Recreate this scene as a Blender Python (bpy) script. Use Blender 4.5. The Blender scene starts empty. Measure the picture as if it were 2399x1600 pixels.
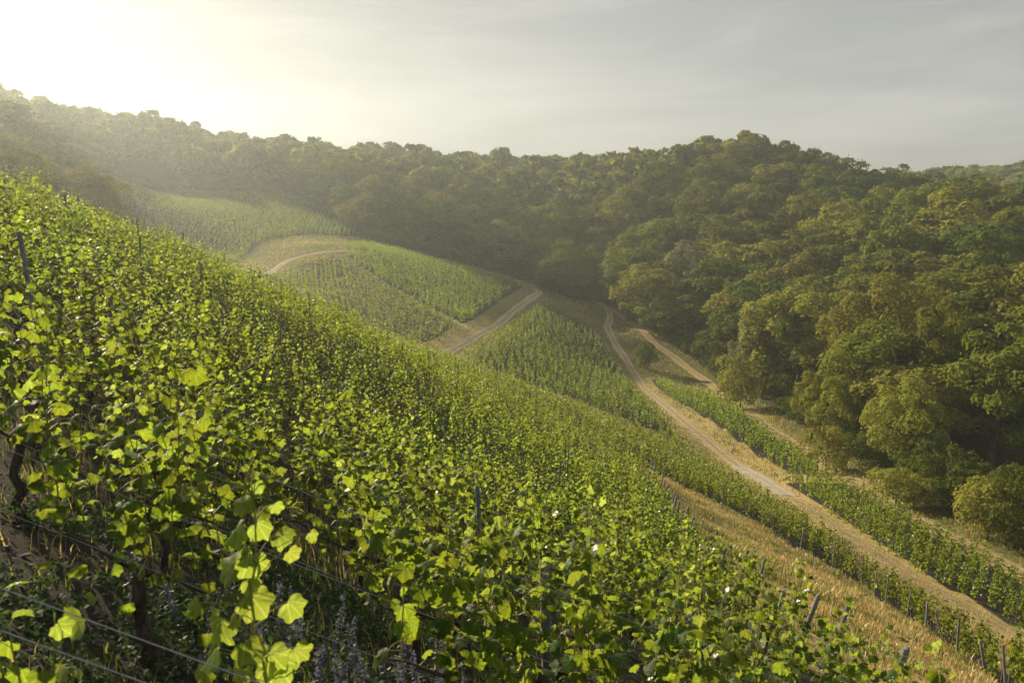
import bpy, math, random
import numpy as np
from mathutils import Vector, Matrix

S = bpy.context.scene
COL = S.collection
R = math.radians
rng = np.random.default_rng(7)
random.seed(7)

# ------------------------------------------------------------------ camera, sky, sun, exposure
PITCH = R(10.5)
cam_d = bpy.data.cameras.new('camera')
cam_d.lens = 26.0
cam_d.sensor_width = 36.0
cam_d.clip_start = 0.1
cam_d.clip_end = 3000
cam_d.dof.use_dof = True
cam_d.dof.focus_distance = 24.0
cam_d.dof.aperture_fstop = 3.6
cam = bpy.data.objects.new('camera', cam_d)
cam.location = (0, 0, 0)
cam.rotation_euler = (math.pi / 2 - PITCH, 0, 0)
COL.objects.link(cam)
S.camera = cam

SUN_AZ, SUN_EL = R(-45.0), R(22.5)          # azimuth measured from +Y towards +X
sun_dir = Vector((math.sin(SUN_AZ) * math.cos(SUN_EL), math.cos(SUN_AZ) * math.cos(SUN_EL), math.sin(SUN_EL)))
sun_d = bpy.data.lights.new('sun', 'SUN')
sun_d.energy = 5.0
sun_d.angle = R(0.53)
sun_d.color = (1.0, 0.83, 0.58)
sun = bpy.data.objects.new('sun', sun_d)
sun.rotation_euler = (-sun_dir).to_track_quat('-Z', 'Y').to_euler()
COL.objects.link(sun)

world = bpy.data.worlds.new('World')
S.world = world
world.use_nodes = True
wn, wl = world.node_tree.nodes, world.node_tree.links
wn.clear()
w_out = wn.new('ShaderNodeOutputWorld')
w_bg = wn.new('ShaderNodeBackground')
w_sky = wn.new('ShaderNodeTexSky')
w_sky.sky_type = 'NISHITA'
w_sky.sun_disc = False
w_sky.sun_elevation = SUN_EL
w_sky.sun_rotation = SUN_AZ
w_sky.altitude = 150
w_sky.air_density = 1.0
w_sky.dust_density = 0.7
w_sky.ozone_density = 1.0
w_bg.inputs['Strength'].default_value = 0.05
# thin wisps of cirrus: stretched noise over the sky direction lightens the sky a little
w_tc = wn.new('ShaderNodeTexCoord')
w_map = wn.new('ShaderNodeMapping')
w_map.inputs['Rotation'].default_value = (R(8), R(24), R(30))
w_map.inputs['Scale'].default_value = (1.6, 2.2, 9.0)
w_noise = wn.new('ShaderNodeTexNoise')
w_noise.inputs['Scale'].default_value = 1.7
w_noise.inputs['Detail'].default_value = 7.0
w_noise.inputs['Roughness'].default_value = 0.62
w_noise.inputs['Distortion'].default_value = 0.5
w_ramp = wn.new('ShaderNodeValToRGB')
w_ramp.color_ramp.elements[0].position = 0.42
w_ramp.color_ramp.elements[0].color = (0.40, 0.40, 0.40, 1)
w_ramp.color_ramp.elements[1].position = 0.78
w_ramp.color_ramp.elements[1].color = (0.72, 0.72, 0.72, 1)
w_mix = wn.new('ShaderNodeMix')
w_mix.data_type = 'RGBA'
w_mix.inputs['B'].default_value = (7.6, 7.4, 7.0, 1)
wl.new(w_tc.outputs['Generated'], w_map.inputs['Vector'])
wl.new(w_map.outputs['Vector'], w_noise.inputs['Vector'])
wl.new(w_noise.outputs['Fac'], w_ramp.inputs['Fac'])
wl.new(w_ramp.outputs['Color'], w_mix.inputs['Factor'])
# tone curve on sky colour: brightness levels off towards the sun instead of burning out
w_add = wn.new('ShaderNodeVectorMath'); w_add.operation = 'ADD'; w_add.inputs[1].default_value = (8.6, 9.0, 9.6)
w_div = wn.new('ShaderNodeVectorMath'); w_div.operation = 'DIVIDE'
w_mul = wn.new('ShaderNodeVectorMath'); w_mul.operation = 'MULTIPLY'; w_mul.inputs[1].default_value = (5.6, 5.6, 5.6)
wl.new(w_sky.outputs['Color'], w_add.inputs[0]); wl.new(w_sky.outputs['Color'], w_div.inputs[0])
wl.new(w_add.outputs[0], w_div.inputs[1]); wl.new(w_div.outputs[0], w_mul.inputs[0])
wl.new(w_mul.outputs[0], w_mix.inputs['A'])
wl.new(w_mix.outputs['Result'], w_bg.inputs['Color'])
wl.new(w_bg.outputs['Background'], w_out.inputs['Surface'])

S.view_settings.view_transform = 'Standard'
S.view_settings.look = 'None'
S.view_settings.exposure = 1.0
S.view_settings.gamma = 1.0
S.render.engine = 'CYCLES'
S.cycles.max_bounces = 7
S.cycles.diffuse_bounces = 2
S.cycles.glossy_bounces = 2
S.cycles.transmission_bounces = 4
S.cycles.volume_bounces = 1
S.cycles.use_denoising = True
S.cycles.use_adaptive_sampling = True
S.cycles.adaptive_threshold = 0.02
S.cycles.caustics_reflective = False
S.cycles.caustics_refractive = False
S.cycles.sample_clamp_indirect = 6.0

# ------------------------------------------------------------------ helpers
def mesh_np(name, V, faces, mats, midx=None, smooth=False, attrs=None):
    """One mesh from numpy arrays. faces: list of (n,k) int arrays."""
    me = bpy.data.meshes.new(name)
    V = np.asarray(V, np.float32)
    me.vertices.add(len(V))
    me.vertices.foreach_set('co', V.ravel())
    faces = [np.asarray(f, np.int32) for f in faces if len(f)]
    nl = sum(f.size for f in faces)
    npoly = sum(len(f) for f in faces)
    me.loops.add(nl)
    me.loops.foreach_set('vertex_index', np.concatenate([f.ravel() for f in faces]))
    me.polygons.add(npoly)
    tot = np.concatenate([np.full(len(f), f.shape[1], np.int32) for f in faces])
    start = np.concatenate([[0], np.cumsum(tot)[:-1]]).astype(np.int32)
    me.polygons.foreach_set('loop_start', start)
    if midx is not None:
        me.polygons.foreach_set('material_index', np.asarray(midx, np.int32))
    if smooth:
        me.polygons.foreach_set('use_smooth', np.ones(npoly, bool))
    for m in (mats if isinstance(mats, (list, tuple)) else [mats]):
        me.materials.append(m)
    for k, v in (attrs or {}).items():
        a = me.attributes.new(k, 'FLOAT', 'POINT')
        a.data.foreach_set('value', np.asarray(v, np.float32))
    me.update(calc_edges=True)
    return me

def link(name, me, parent=None, loc=None, label=None, cat=None, group=None, kind=None, rz=0.0, sc=None):
    o = bpy.data.objects.new(name, me)
    COL.objects.link(o)
    if parent is not None:
        o.parent = parent
    if loc is not None:
        o.location = loc
    if rz:
        o.rotation_euler = (0, 0, rz)
    if sc is not None:
        o.scale = sc
    if label: o['label'] = label
    if cat: o['category'] = cat
    if group: o['group'] = group
    if kind: o['kind'] = kind
    return o

class MB:
    """Collects tubes, boxes and fans into one mesh."""
    def __init__(s):
        s.v, s.t, s.q, s.n = [], [], [], 0
    def add(s, V, tris=None, quads=None):
        V = np.asarray(V, float)
        if tris is not None and len(tris): s.t.append(np.asarray(tris) + s.n)
        if quads is not None and len(quads): s.q.append(np.asarray(quads) + s.n)
        s.v.append(V); s.n += len(V)
    def tube(s, pts, rad, k=5, cap=True):
        pts = np.asarray(pts, float); n = len(pts)
        rad = np.broadcast_to(np.asarray(rad, float), (n,))
        d = np.gradient(pts, axis=0); d /= np.linalg.norm(d, axis=1)[:, None] + 1e-9
        ref = np.array([1.0, 0, 0]) if abs(d[0][0]) < .8 else np.array([0, 1.0, 0])
        V = []
        for i in range(n):
            u = np.cross(d[i], ref); u /= np.linalg.norm(u) + 1e-9
            w = np.cross(d[i], u)
            a = np.arange(k) * 2 * math.pi / k
            V.append(pts[i] + rad[i] * (np.cos(a)[:, None] * u + np.sin(a)[:, None] * w))
        V = np.concatenate(V)
        Q = []
        for i in range(n - 1):
            for j in range(k):
                Q.append((i*k+j, i*k+(j+1) % k, (i+1)*k+(j+1) % k, (i+1)*k+j))
        T = []
        if cap:
            V = np.concatenate([V, pts[-1:]])
            T = [((n-1)*k+j, (n-1)*k+(j+1) % k, n*k) for j in range(k)]
        s.add(V, T, Q)
    def mesh(s, name, mat, smooth=True):
        f = []
        if s.t: f.append(np.concatenate(s.t))
        if s.q: f.append(np.concatenate(s.q))
        return mesh_np(name, np.concatenate(s.v), f, mat, smooth=smooth)

def inpoly(x, y, poly):
    x = np.asarray(x, float); y = np.asarray(y, float)
    c = np.zeros(x.shape, bool)
    n = len(poly)
    for i in range(n):
        x1, y1 = poly[i]; x2, y2 = poly[(i+1) % n]
        if y1 == y2: continue
        c ^= ((y1 > y) != (y2 > y)) & (x < (x2-x1)*(y-y1)/(y2-y1)+x1)
    return c

def smooth_line(pl, step):
    """Catmull-Rom through plan points, resampled at about step metres."""
    p = np.asarray(pl, float)
    p = np.vstack([2*p[0]-p[1], p, 2*p[-1]-p[-2]])
    out = []
    for i in range(1, len(p)-2):
        n = max(2, int(np.linalg.norm(p[i+1]-p[i])/step))
        t = np.linspace(0, 1, n, endpoint=False)[:, None]
        out.append(.5*((2*p[i]) + (-p[i-1]+p[i+1])*t + (2*p[i-1]-5*p[i]+4*p[i+1]-p[i+2])*t**2 + (-p[i-1]+3*p[i]-3*p[i+1]+p[i+2])*t**3))
    out.append(p[-2:-1])
    return np.concatenate(out)

def dist_line(x, y, ln):
    d = np.full(np.shape(x), 1e9)
    for a, b in zip(ln[:-1], ln[1:]):
        ab = b-a; L2 = ab@ab+1e-9
        t = np.clip(((x-a[0])*ab[0]+(y-a[1])*ab[1])/L2, 0, 1)
        d = np.minimum(d, np.hypot(x-a[0]-t*ab[0], y-a[1]-t*ab[1]))
    return d

ONES = 'zeroth first second third fourth fifth sixth seventh eighth ninth tenth eleventh twelfth thirteenth fourteenth fifteenth sixteenth seventeenth eighteenth nineteenth'.split()
TENS = {2: 'twent', 3: 'thirt', 4: 'fort', 5: 'fift', 6: 'sixt', 7: 'sevent', 8: 'eight', 9: 'ninet'}
def ordw(n):
    if n >= 100: return 'hundredth' if n == 100 else 'hundred-' + ordw(n-100) if n < 200 else 'two-hundred-' + ordw(n-200)
    if n < 20: return ONES[n]
    t, u = divmod(n, 10)
    return TENS[t] + ('ieth' if u == 0 else 'y-' + ONES[u])

# ------------------------------------------------------------------ materials
def new_mat(name):
    m = bpy.data.materials.new(name)
    m.use_nodes = True
    nt = m.node_tree
    nt.nodes.clear()
    return m, nt.nodes, nt.links

def nd(N, t, **kw):
    n = N.new(t)
    for k, v in kw.items():
        if hasattr(n, k) and k not in ('Scale',): setattr(n, k, v)
        else: n.inputs[k].default_value = v
    return n

def leaf_mat(name, dif, tra, rough=0.38, spec=0.35, hue=0.04, val=0.35, tmix=0.5, veins=False):
    """Thin leaf: diffuse on the lit face, light shining through, waxy gloss. Varies per object and in space."""
    m, N, L = new_mat(name)
    out = N.new('ShaderNodeOutputMaterial')
    oi = N.new('ShaderNodeObjectInfo')
    geo = N.new('ShaderNodeNewGeometry')
    rnd = N.new('ShaderNodeMath'); rnd.operation = 'ADD'
    L.new(oi.outputs['Random'], rnd.inputs[0]); L.new(geo.outputs['Random Per Island'], rnd.inputs[1])
    half = N.new('ShaderNodeMath'); half.operation = 'MULTIPLY'; half.inputs[1].default_value = 0.5
    L.new(rnd.outputs[0], half.inputs[0])
    def vary0(col):
        h = N.new('ShaderNodeHueSaturation')
        h.inputs['Color'].default_value = (*col, 1)
        a = N.new('ShaderNodeMapRange'); a.inputs['To Min'].default_value = 0.5-hue*.35; a.inputs['To Max'].default_value = 0.5+hue*.9
        b = N.new('ShaderNodeMapRange'); b.inputs['To Min'].default_value = 1-val; b.inputs['To Max'].default_value = 1+val
        L.new(oi.outputs['Random'], a.inputs['Value']); L.new(half.outputs[0], b.inputs['Value'])
        L.new(a.outputs[0], h.inputs['Hue']); L.new(b.outputs[0], h.inputs['Value'])
        return h.outputs['Color']
    def mth(op, a, b=None, c=None):
        q = N.new('ShaderNodeMath'); q.operation = op
        for k_, v_ in enumerate((a, b, c)):
            if v_ is None: continue
            if isinstance(v_, (int, float)): q.inputs[k_].default_value = v_
            else: L.new(v_, q.inputs[k_])
        return q.outputs[0]
    vein = None
    if veins:
        ax = N.new('ShaderNodeAttribute'); ax.attribute_name = 'lx'
        ay = N.new('ShaderNodeAttribute'); ay.attribute_name = 'ly'
        x_, y_ = mth('ABSOLUTE', ax.outputs['Fac']), ay.outputs['Fac']
        near_ = None
        for a_ in (0.0, 34.0, 72.0):                        # midrib and paired side ribs from the stalk
            s_, c_ = math.sin(math.radians(a_)), math.cos(math.radians(a_))
            dd_ = mth('ABSOLUTE', mth('SUBTRACT', mth('MULTIPLY', x_, c_), mth('MULTIPLY', y_, s_)))
            near_ = dd_ if near_ is None else mth('MINIMUM', near_, dd_)
        # fine secondary ribs
        fine_ = mth('MULTIPLY', mth('SINE', mth('MULTIPLY', mth('ADD', y_, mth('MULTIPLY', x_, -.9)), 26.0)), .5)
        mr_ = N.new('ShaderNodeMapRange'); mr_.inputs['From Min'].default_value = .016; mr_.inputs['From Max'].default_value = .06
        mr_.inputs['To Min'].default_value = 1.0; mr_.inputs['To Max'].default_value = 0.0
        L.new(near_, mr_.inputs['Value'])
        r_ = mth('GREATER_THAN', mth('ADD', x_, mth('ABSOLUTE', y_)), .01)
        vein = mth('MULTIPLY', mth('ADD', mth('MULTIPLY', mr_.outputs[0], .75), mth('MULTIPLY', fine_, .16)), r_)
        nz_ = N.new('ShaderNodeTexNoise'); nz_.inputs['Scale'].default_value = 28.0; nz_.inputs['Detail'].default_value = 4.0
        L.new(geo.outputs['Position'], nz_.inputs['Vector'])
        vein = mth('ADD', vein, mth('MULTIPLY', mth('SUBTRACT', nz_.outputs['Fac'], .5), .7))
    def vary(col):
        c_ = vary0(col)
        if vein is None: return c_
        h_ = N.new('ShaderNodeHueSaturation'); L.new(c_, h_.inputs['Color'])
        L.new(mth('ADD', mth('MULTIPLY', vein, .55), 1.0), h_.inputs['Value']); L.new(mth('ADD', mth('MULTIPLY', vein, -.12), 1.0), h_.inputs['Saturation'])
        return h_.outputs['Color']
    d = N.new('ShaderNodeBsdfDiffuse'); t = N.new('ShaderNodeBsdfTranslucent')
    L.new(vary(dif), d.inputs['Color']); L.new(vary(tra), t.inputs['Color'])
    mx = N.new('ShaderNodeMixShader'); mx.inputs[0].default_value = tmix
    L.new(d.outputs[0], mx.inputs[1]); L.new(t.outputs[0], mx.inputs[2])
    g = N.new('ShaderNodeBsdfGlossy'); g.inputs['Roughness'].default_value = rough
    g.inputs['Color'].default_value = (1, 1, 1, 1)
    fr = N.new('ShaderNodeFresnel'); fr.inputs['IOR'].default_value = 1.42
    fm = N.new('ShaderNodeMath'); fm.operation = 'MULTIPLY'; fm.inputs[1].default_value = spec
    L.new(fr.outputs[0], fm.inputs[0])
    m2 = N.new('ShaderNodeMixShader')
    L.new(fm.outputs[0], m2.inputs[0]); L.new(mx.outputs[0], m2.inputs[1]); L.new(g.outputs[0], m2.inputs[2])
    L.new(m2.outputs[0], out.inputs['Surface'])
    return m

def rough_mat(name, c1, c2, scale=6.0, bump=0.3, rough=0.9, stretch=(1, 1, 1), detail=6):
    m, N, L = new_mat(name)
    out = N.new('ShaderNodeOutputMaterial'); p = N.new('ShaderNodeBsdfPrincipled')
    p.inputs['Roughness'].default_value = rough
    p.inputs['Specular IOR Level'].default_value = 0.2
    tc = N.new('ShaderNodeTexCoord'); mp = N.new('ShaderNodeMapping'); mp.inputs['Scale'].default_value = stretch
    nz = N.new('ShaderNodeTexNoise'); nz.inputs['Scale'].default_value = scale; nz.inputs['Detail'].default_value = detail
    nz.inputs['Roughness'].default_value = 0.65
    r = N.new('ShaderNodeValToRGB')
    r.color_ramp.elements[0].color = (*c1, 1); r.color_ramp.elements[0].position = .33
    r.color_ramp.elements[1].color = (*c2, 1); r.color_ramp.elements[1].position = .68
    b = N.new('ShaderNodeBump'); b.inputs['Strength'].default_value = bump; b.inputs['Distance'].default_value = .05
    L.new(tc.outputs['Object'], mp.inputs['Vector']); L.new(mp.outputs[0], nz.inputs['Vector'])
    L.new(nz.outputs['Fac'], r.inputs[0]); L.new(r.outputs[0], p.inputs['Base Color'])
    L.new(nz.outputs['Fac'], b.inputs['Height']); L.new(b.outputs[0], p.inputs['Normal'])
    L.new(p.outputs[0], out.inputs['Surface'])
    return m

M_LEAF = leaf_mat('vine_leaf', (0.022, 0.052, 0.009), (0.31, 0.385, 0.02), rough=.52, spec=0.17, hue=0.02, val=0.45, tmix=0.5, veins=True)
M_YOUNG = leaf_mat('vine_leaf_young', (0.075, 0.115, 0.02), (0.38, 0.46, 0.05), rough=.52, spec=0.17, hue=0.02, val=0.25, tmix=0.6, veins=True)
M_LEAFD = leaf_mat('vine_leaf_far', (0.036, 0.062, 0.011), (0.30, 0.375, 0.02), rough=.55, spec=0.06, hue=0.02, val=0.35, tmix=0.52)
M_YOUNGD = leaf_mat('vine_leaf_far_young', (0.08, 0.115, 0.02), (0.36, 0.41, 0.04), rough=.55, spec=0.08, hue=0.02, val=0.25, tmix=0.55)
M_SHOOT = rough_mat('green_shoot', (0.16, 0.22, 0.04), (0.24, 0.20, 0.06), 30, .1, .5)
M_BARK = rough_mat('vine_bark', (0.035, 0.026, 0.02), (0.12, 0.09, 0.07), 30, .9, .95, (1, 1, .25))
M_POST = rough_mat('post_wood', (0.10, 0.105, 0.11), (0.24, 0.235, 0.23), 14, .6, .9, (1, 1, .15))
M_STEEL = rough_mat('post_steel', (0.10, 0.12, 0.14), (0.22, 0.24, 0.26), 20, .1, .45)
M_WIRE = rough_mat('wire_steel', (0.22, 0.24, 0.27), (0.38, 0.40, 0.42), 40, .0, .35)
# ------------------------------------------------------------------ the lie of the land (metres; x right, y away, z up, eye at 0)
CP = [(0.0, 0.0, -2.4), (-1.4, 2.3, -2.5), (0.0, 2.3, -3.1), (0.0, 8.5, -5.6), (-2.0, 21.0, -8.6), (5.6, 11.8, -8.4), (9.0, 27.0, -13.8), (-10.4, 15.4, -1.9), (-11.5, 28.0, -4.3), (-6.6, 54.0, -12.7), (-2.4, 3.9, -2.7), (-4.0, 8.5, -3.6), (-9.0, 42.0, -8.0), (0.0, 40.0, -13.2), (4.0, 2.3,
    -4.9), (-30.0, 8.0, 6.5), (-60.0, 20.0, 16.0), (-45.0, 60.0, 2.0), (-17.0, 26.4, -0.8), (-16.0, 28.2, -1.9), (-13.9, 33.9, -3.8), (-32.0, 45.0, -1.8), (-24.0, 50.0, -5.5), (-100.0, 50.0, 16.0), (-200.0, 100.0, 45.0), (-22.0, 70.0, -11.0), (-30.0, 100.0, -14.0), (-60.0, 110.0, -5.0),
    (-110.0, 170.0, 12.0), (-150.0, 220.0, 22.0), (0.0, -20.0, 2.0), (20.0, -20.0, -9.0), (-20.0, -20.0, 10.0), (45.0, 10.0, -24.0), (45.0, -15.0,
    -22.0), (70.0, 20.0, -24.0), (110.0, 40.0, -14.0), (160.0, 60.0, 2.0), (100.0, 110.0, -14.0), (150.0, 120.0, -4.0), (200.0, 150.0, 10.0), (65.0,
    100.0, -27.0), (146.0, 224.0, -8.0), (300.0, 200.0, 20.0), (-300.0, 300.0, 55.0), (-300.0, 100.0, 60.0), (10.68, 19.99, -12.88), (20.08, 31.41,
    -19.85), (21.93, 42.02, -22.94), (17.51, 50.75, -22.47), (12.57, 60.84, -22.93), (5.43, 71.32, -21.24), (-4.61, 79.96, -18.55), (30.46, 40.12,
    -24.99), (28.43, 56.12, -26.43), (27.5, 71.95, -28.86), (27.8, 85.73, -31.31), (25.15, 141.23, -33.65), (23.91, 182.78, -29.0), (22.32, 198.67,
    -25.56), (37.38, 50.05, -26.29), (35.58, 74.05, -28.49), (36.54, 104.15, -30.69), (29.14, 165.62, -28.28), (-11.81, 97.83, -20.89), (-5.78,
    128.09, -22.26), (7.22, 189.18, -21.86), (-49.07, 150.05, -13.52), (-26.09, 116.77, -17.47), (-41.79, 176.09, -10.21), (3.96, 194.54, -20.4),
    (-119.51, 244.58, 2.68), (-64.65, 207.38, -6.02), (-46.88, 214.23, -7.45), (-69.63, 170.69, -11.88), (-50.41, 181.31, -9.45), (-77.27, 249.68,
    2.74), (-39.3, 206.5, -10.77), (15.76, 213.8, -26.23), (40.15, 54.07, -26.56), (40.29, 70.01, -28.31), (41.19, 108.13, -31.18), (38.0, 148.7,
    -31.75), (29.53, 195.48, -26.32), (84.58, 257.99, 9.0), (114.19, 348.29, -1.83), (57.33, 308.95, 5.72), (77.4, 417.08, -1.28), (12.92, 349.96,
    7.5), (17.44, 472.45, 0.5), (-53.54, 340.2, 9.71), (-72.28, 459.27, 2.71), (-111.95, 300.21, 13.43), (-151.14, 405.28, 6.43), (-147.16, 280.95,
    19.29), (-198.67, 379.29, 12.29), (-176.53, 266.44, 23.29), (-238.32, 359.69, 16.29), (120.12, 266.64, -5.5), (162.17, 359.96, -10.06), (253.41,
    430.95, 5.5), (342.1, 581.79, -1.5), (318.45, 472.64, 10.92), (429.91, 638.06, 3.92), (216.31, 430.64, 3.8), (292.02, 581.36, -3.2)]
ROAD_A = [(-28, 84), (-19, 93), (-12.3, 103.5), (-8.8, 115), (-5.1, 131.0), (-0.5, 157.1), (4.1, 176.3), (7.0, 188.0), (4.8, 189.4)]
ROAD_U = [(-52, 118), (-49.5, 130), (-48.2, 142.1), (-49.9, 161.8), (-47.0, 168.6), (-42.0, 172.7), (-36, 177)]
ROAD_B = [(21.3, 200.1), (24.2, 195.0), (25.1, 187.8), (22.3, 170.6), (22.2, 157.9), (23.7, 149.0), (24.6, 140.8), (24.2, 122.7), (24.6, 104.6),
    (26.0, 95.2), (27.2, 87.3), (27.5, 81.5), (27.3, 73.8), (27.1, 64.3), (27.0, 55.4), (26.9, 48.5), (27.7, 44.5), (28.6, 41.4), (28.9, 38.0), (29.7,
    34.3)]
TRACK_C = [(24.2, 195.0), (29.1, 184.4), (30.4, 161.5), (34.6, 149.4), (37.5, 133.4), (35.9, 102.1), (37.3, 89.9), (35.4, 73.5), (36.0, 66.0), (36.1,
    59.0), (36.5, 53.8), (36.9, 49.4), (37.7, 44.3)]
U1 = [(-125, 262), (-111.5, 259.2), (-78.3, 253.1), (-60.1, 238.0), (-43, 213), (-47, 206), (-55.5, 201), (-63, 184), (-60, 162), (-80, 150), (-100,
    170), (-115, 205)]
U2 = [(-40.4, 174.6), (-37.0, 200.6), (-19.6, 189.7), (-5.1, 191.1), (3.7, 190.4), (-0.5, 165.1), (-7.9, 131.4), (-16.4, 141.5), (-29.3, 157.4)]
U3 = [(-48.5, 125), (-45.8, 139.2), (-46.0, 160), (-40.8, 171.0), (-30, 155.4), (-17, 139), (-8.8, 128.5), (-13.4, 106.3), (-17, 98), (-30, 108)]
M = [(-9.5, 112.4), (-4.8, 122), (0.4, 151), (7.5, 176), (16.6, 170), (19.5, 152.5), (21.2, 142), (20.6, 120), (22, 98), (23, 84), (19.7, 95), (8,
    104), (-4.8, 104)]
GAP = [(-2.0, 131.8), (7.3, 127.8), (19.2, 119.5)]
R1 = [(27.3, 143), (34.9, 123), (35.0, 97), (35.8, 86), (34, 75), (31.9, 79.3), (32.0, 85.6), (30.2, 96.2), (28.0, 109.9), (26.9, 137.9)]
R2 = [(28.8, 76), (34.4, 73), (34.7, 58.5), (35.2, 51), (35.6, 46.5), (36, 42), (31.4, 35.0), (30.3, 39.5), (29.3, 42), (28.3, 47), (28.2, 53.5), (28.4, 62)]
FOREST = [(40.6, 48.1), (40.1, 54.0), (40.1, 59.4), (40.3, 69.9), (40.7, 85.2), (41.2, 108.1), (41.7, 131.2), (38.0, 148.7), (32.3, 166.8), (29.3,
    194.0), (19.2, 197.0), (8.6, 195.7), (5.1, 218.5), (-5.8, 214.8), (-21.4, 207.5), (-38.3, 207.9), (-47.6, 217.4), (-60.8, 241.0), (-80.1, 259.1),
    (-112.2, 260.8), (-98.6, 201.8)]
BAND = [(-9, 81), (-4.5, 76.3), (5.2, 69.9), (12.0, 58.4), (17, 49.8), (18.9, 44.4), (20.6, 40.3), (18.8, 30), (16.7, 23.3), (15.4, 19.8), (18.0, 19),
    (20.6, 28.5), (22.9, 38), (22.8, 44), (22.0, 50), (22.3, 59), (22.3, 68), (22.3, 78), (20.5, 90), (8, 96), (-4, 94)]
F_END = [(2, 2.6), (5, 4.0), (7.3, 4.6), (9.1, 4.9), (10.7, 5.0), (12.8, 5.2), (18.8, 5.8), (24, 5.9), (35, 7.3), (43, 9.0), (50, 9.6),
    (60, 7.2), (67, 4.3), (72, -1.0), (79, -6), (84, -10)]
CPA = np.array(CP, float)
def _fit(p, lam=2.0):
    n = len(p); X = p[:, :2]/100
    d2 = ((X[:, None]-X[None])**2).sum(-1)
    K = np.where(d2 > 0, .5*d2*np.log(d2+1e-12), 0) + np.diag(lam*1e-4*(np.hypot(p[:, 0], p[:, 1])/30+.15))
    A = np.zeros((n+3, n+3)); Pm = np.c_[np.ones(n), X]
    A[:n, :n] = K; A[:n, n:] = Pm; A[n:, :n] = Pm.T
    return X, np.linalg.solve(A, np.r_[p[:, 2], 0, 0, 0])
TX, TW = _fit(CPA)
def hz(x, y):
    """Ground height (thin-plate spline through surveyed points)."""
    x = np.asarray(x, float)/100; y = np.asarray(y, float)/100
    sh = np.broadcast(x, y).shape
    x = np.broadcast_to(x, sh).ravel(); y = np.broadcast_to(y, sh).ravel()
    out = np.empty(len(x))
    for i in range(0, len(x), 20000):
        d2 = (x[i:i+20000, None]-TX[:, 0])**2+(y[i:i+20000, None]-TX[:, 1])**2
        out[i:i+20000] = (.5*d2*np.log(d2+1e-12))@TW[:-3]+TW[-3]+TW[-2]*x[i:i+20000]+TW[-1]*y[i:i+20000]
    return out.reshape(sh)
def h1(x, y): return float(hz(x, y))

CP_, SP_ = math.cos(PITCH), math.sin(PITCH)
def view(x, y, z):
    """Where a point falls in the photograph (for sorting, culling and naming only): 0..1 across, 0..1 down, depth."""
    fw = y*CP_-z*SP_; up = y*SP_+z*CP_
    fw_ = np.maximum(fw, .2)
    return .5+x/fw_*(26/36), .5-up/fw_*(26/36)*1.5, fw
def seen(x, y, z, n=60):
    """Is the point above the land along the sight line from the eye?"""
    x = np.asarray(x, float); y = np.asarray(y, float); z = np.asarray(z, float)
    ok = np.ones(x.shape, bool)
    for t in np.linspace(.06, .97, n):
        ok &= z*t > hz(x*t, y*t)-.1
    return ok

RA = smooth_line(ROAD_A, 1.5); RU = smooth_line(ROAD_U, 1.5); RB = smooth_line(ROAD_B, 1.5); RC = smooth_line(TRACK_C, 1.5)
FE_Y = np.array([p[0] for p in F_END], float); FE_X = np.array([p[1] for p in F_END], float)
FOREST_POLY = [(40.6, 20), (41, 40)] + FOREST[:-1] + [(-130, 266), (-124, 212), (-105, 174), (-85, 148), (-64, 120), (-72, 85), (-110, 50), (-455, 40), (-455, 720), (640, 720), (640, -40), (60, -40)]

def axis(parts):
    out = [parts[0][0]]
    for a, b, st in parts:
        n = max(1, int(round((b-a)/st)))
        out += list(a+(b-a)*(np.arange(1, n+1)/n))
    return np.array(out)
gx = axis([(-450, -120, 12), (-120, -50, 3.5), (-50, -14, 1.5), (-14, 16, .5), (16, 46, .9), (46, 130, 4), (130, 620, 14)])
gy = axis([(-50, 0, 5), (0, 26, .5), (26, 90, .9), (90, 215, 1.8), (215, 300, 5), (300, 700, 14)])
GX, GY = np.meshgrid(gx, gy)
GZ = hz(GX, GY)
near = np.clip(1-np.hypot(GX, GY)/60, 0, 1)
# clods and small unevenness
bumpz = (np.sin(GX*3.1+np.sin(GY*2.3)*1.7)*np.sin(GY*2.7+np.cos(GX*1.9))*.05 + rng.normal(0, .025, GX.shape))*near
GZv = GZ + bumpz
soil = np.zeros(GX.shape)
for pl in (U1, U2, M, BAND, R1, R2): soil[inpoly(GX, GY, pl)] = 1
u3 = inpoly(GX, GY, U3)
inF = (GY > -5) & (GY < 84) & (GX < np.interp(GY, FE_Y, FE_X)+.4) & (GX > -60)
soil[inF & (GY < 84)] = 1
soil[u3] = .8
drA = np.minimum(dist_line(GX, GY, RA[::2]), dist_line(GX, GY, RU[::2])); soil[(drA < 4) & (GY > 80)] = 0
soil[(dist_line(GX, GY, RB[::2]) < 2.0)] = 0
wood = inpoly(GX, GY, FOREST_POLY).astype(float)
# greener turf along the foot of the wood and at the cool valley head
edge_d = dist_line(GX, GY, np.array(FOREST[:-2], float))
lush = np.clip(1-edge_d/9, 0, 1)*.8*(GX > 0) + np.clip((GY-120)/50, 0, .62)
lush = np.clip(lush, 0, 1)
nx, ny = len(gx), len(gy)
idx = np.arange(nx*ny).reshape(ny, nx)
Q = np.stack([idx[:-1, :-1], idx[:-1, 1:], idx[1:, 1:], idx[1:, :-1]], -1).reshape(-1, 4)

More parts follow.
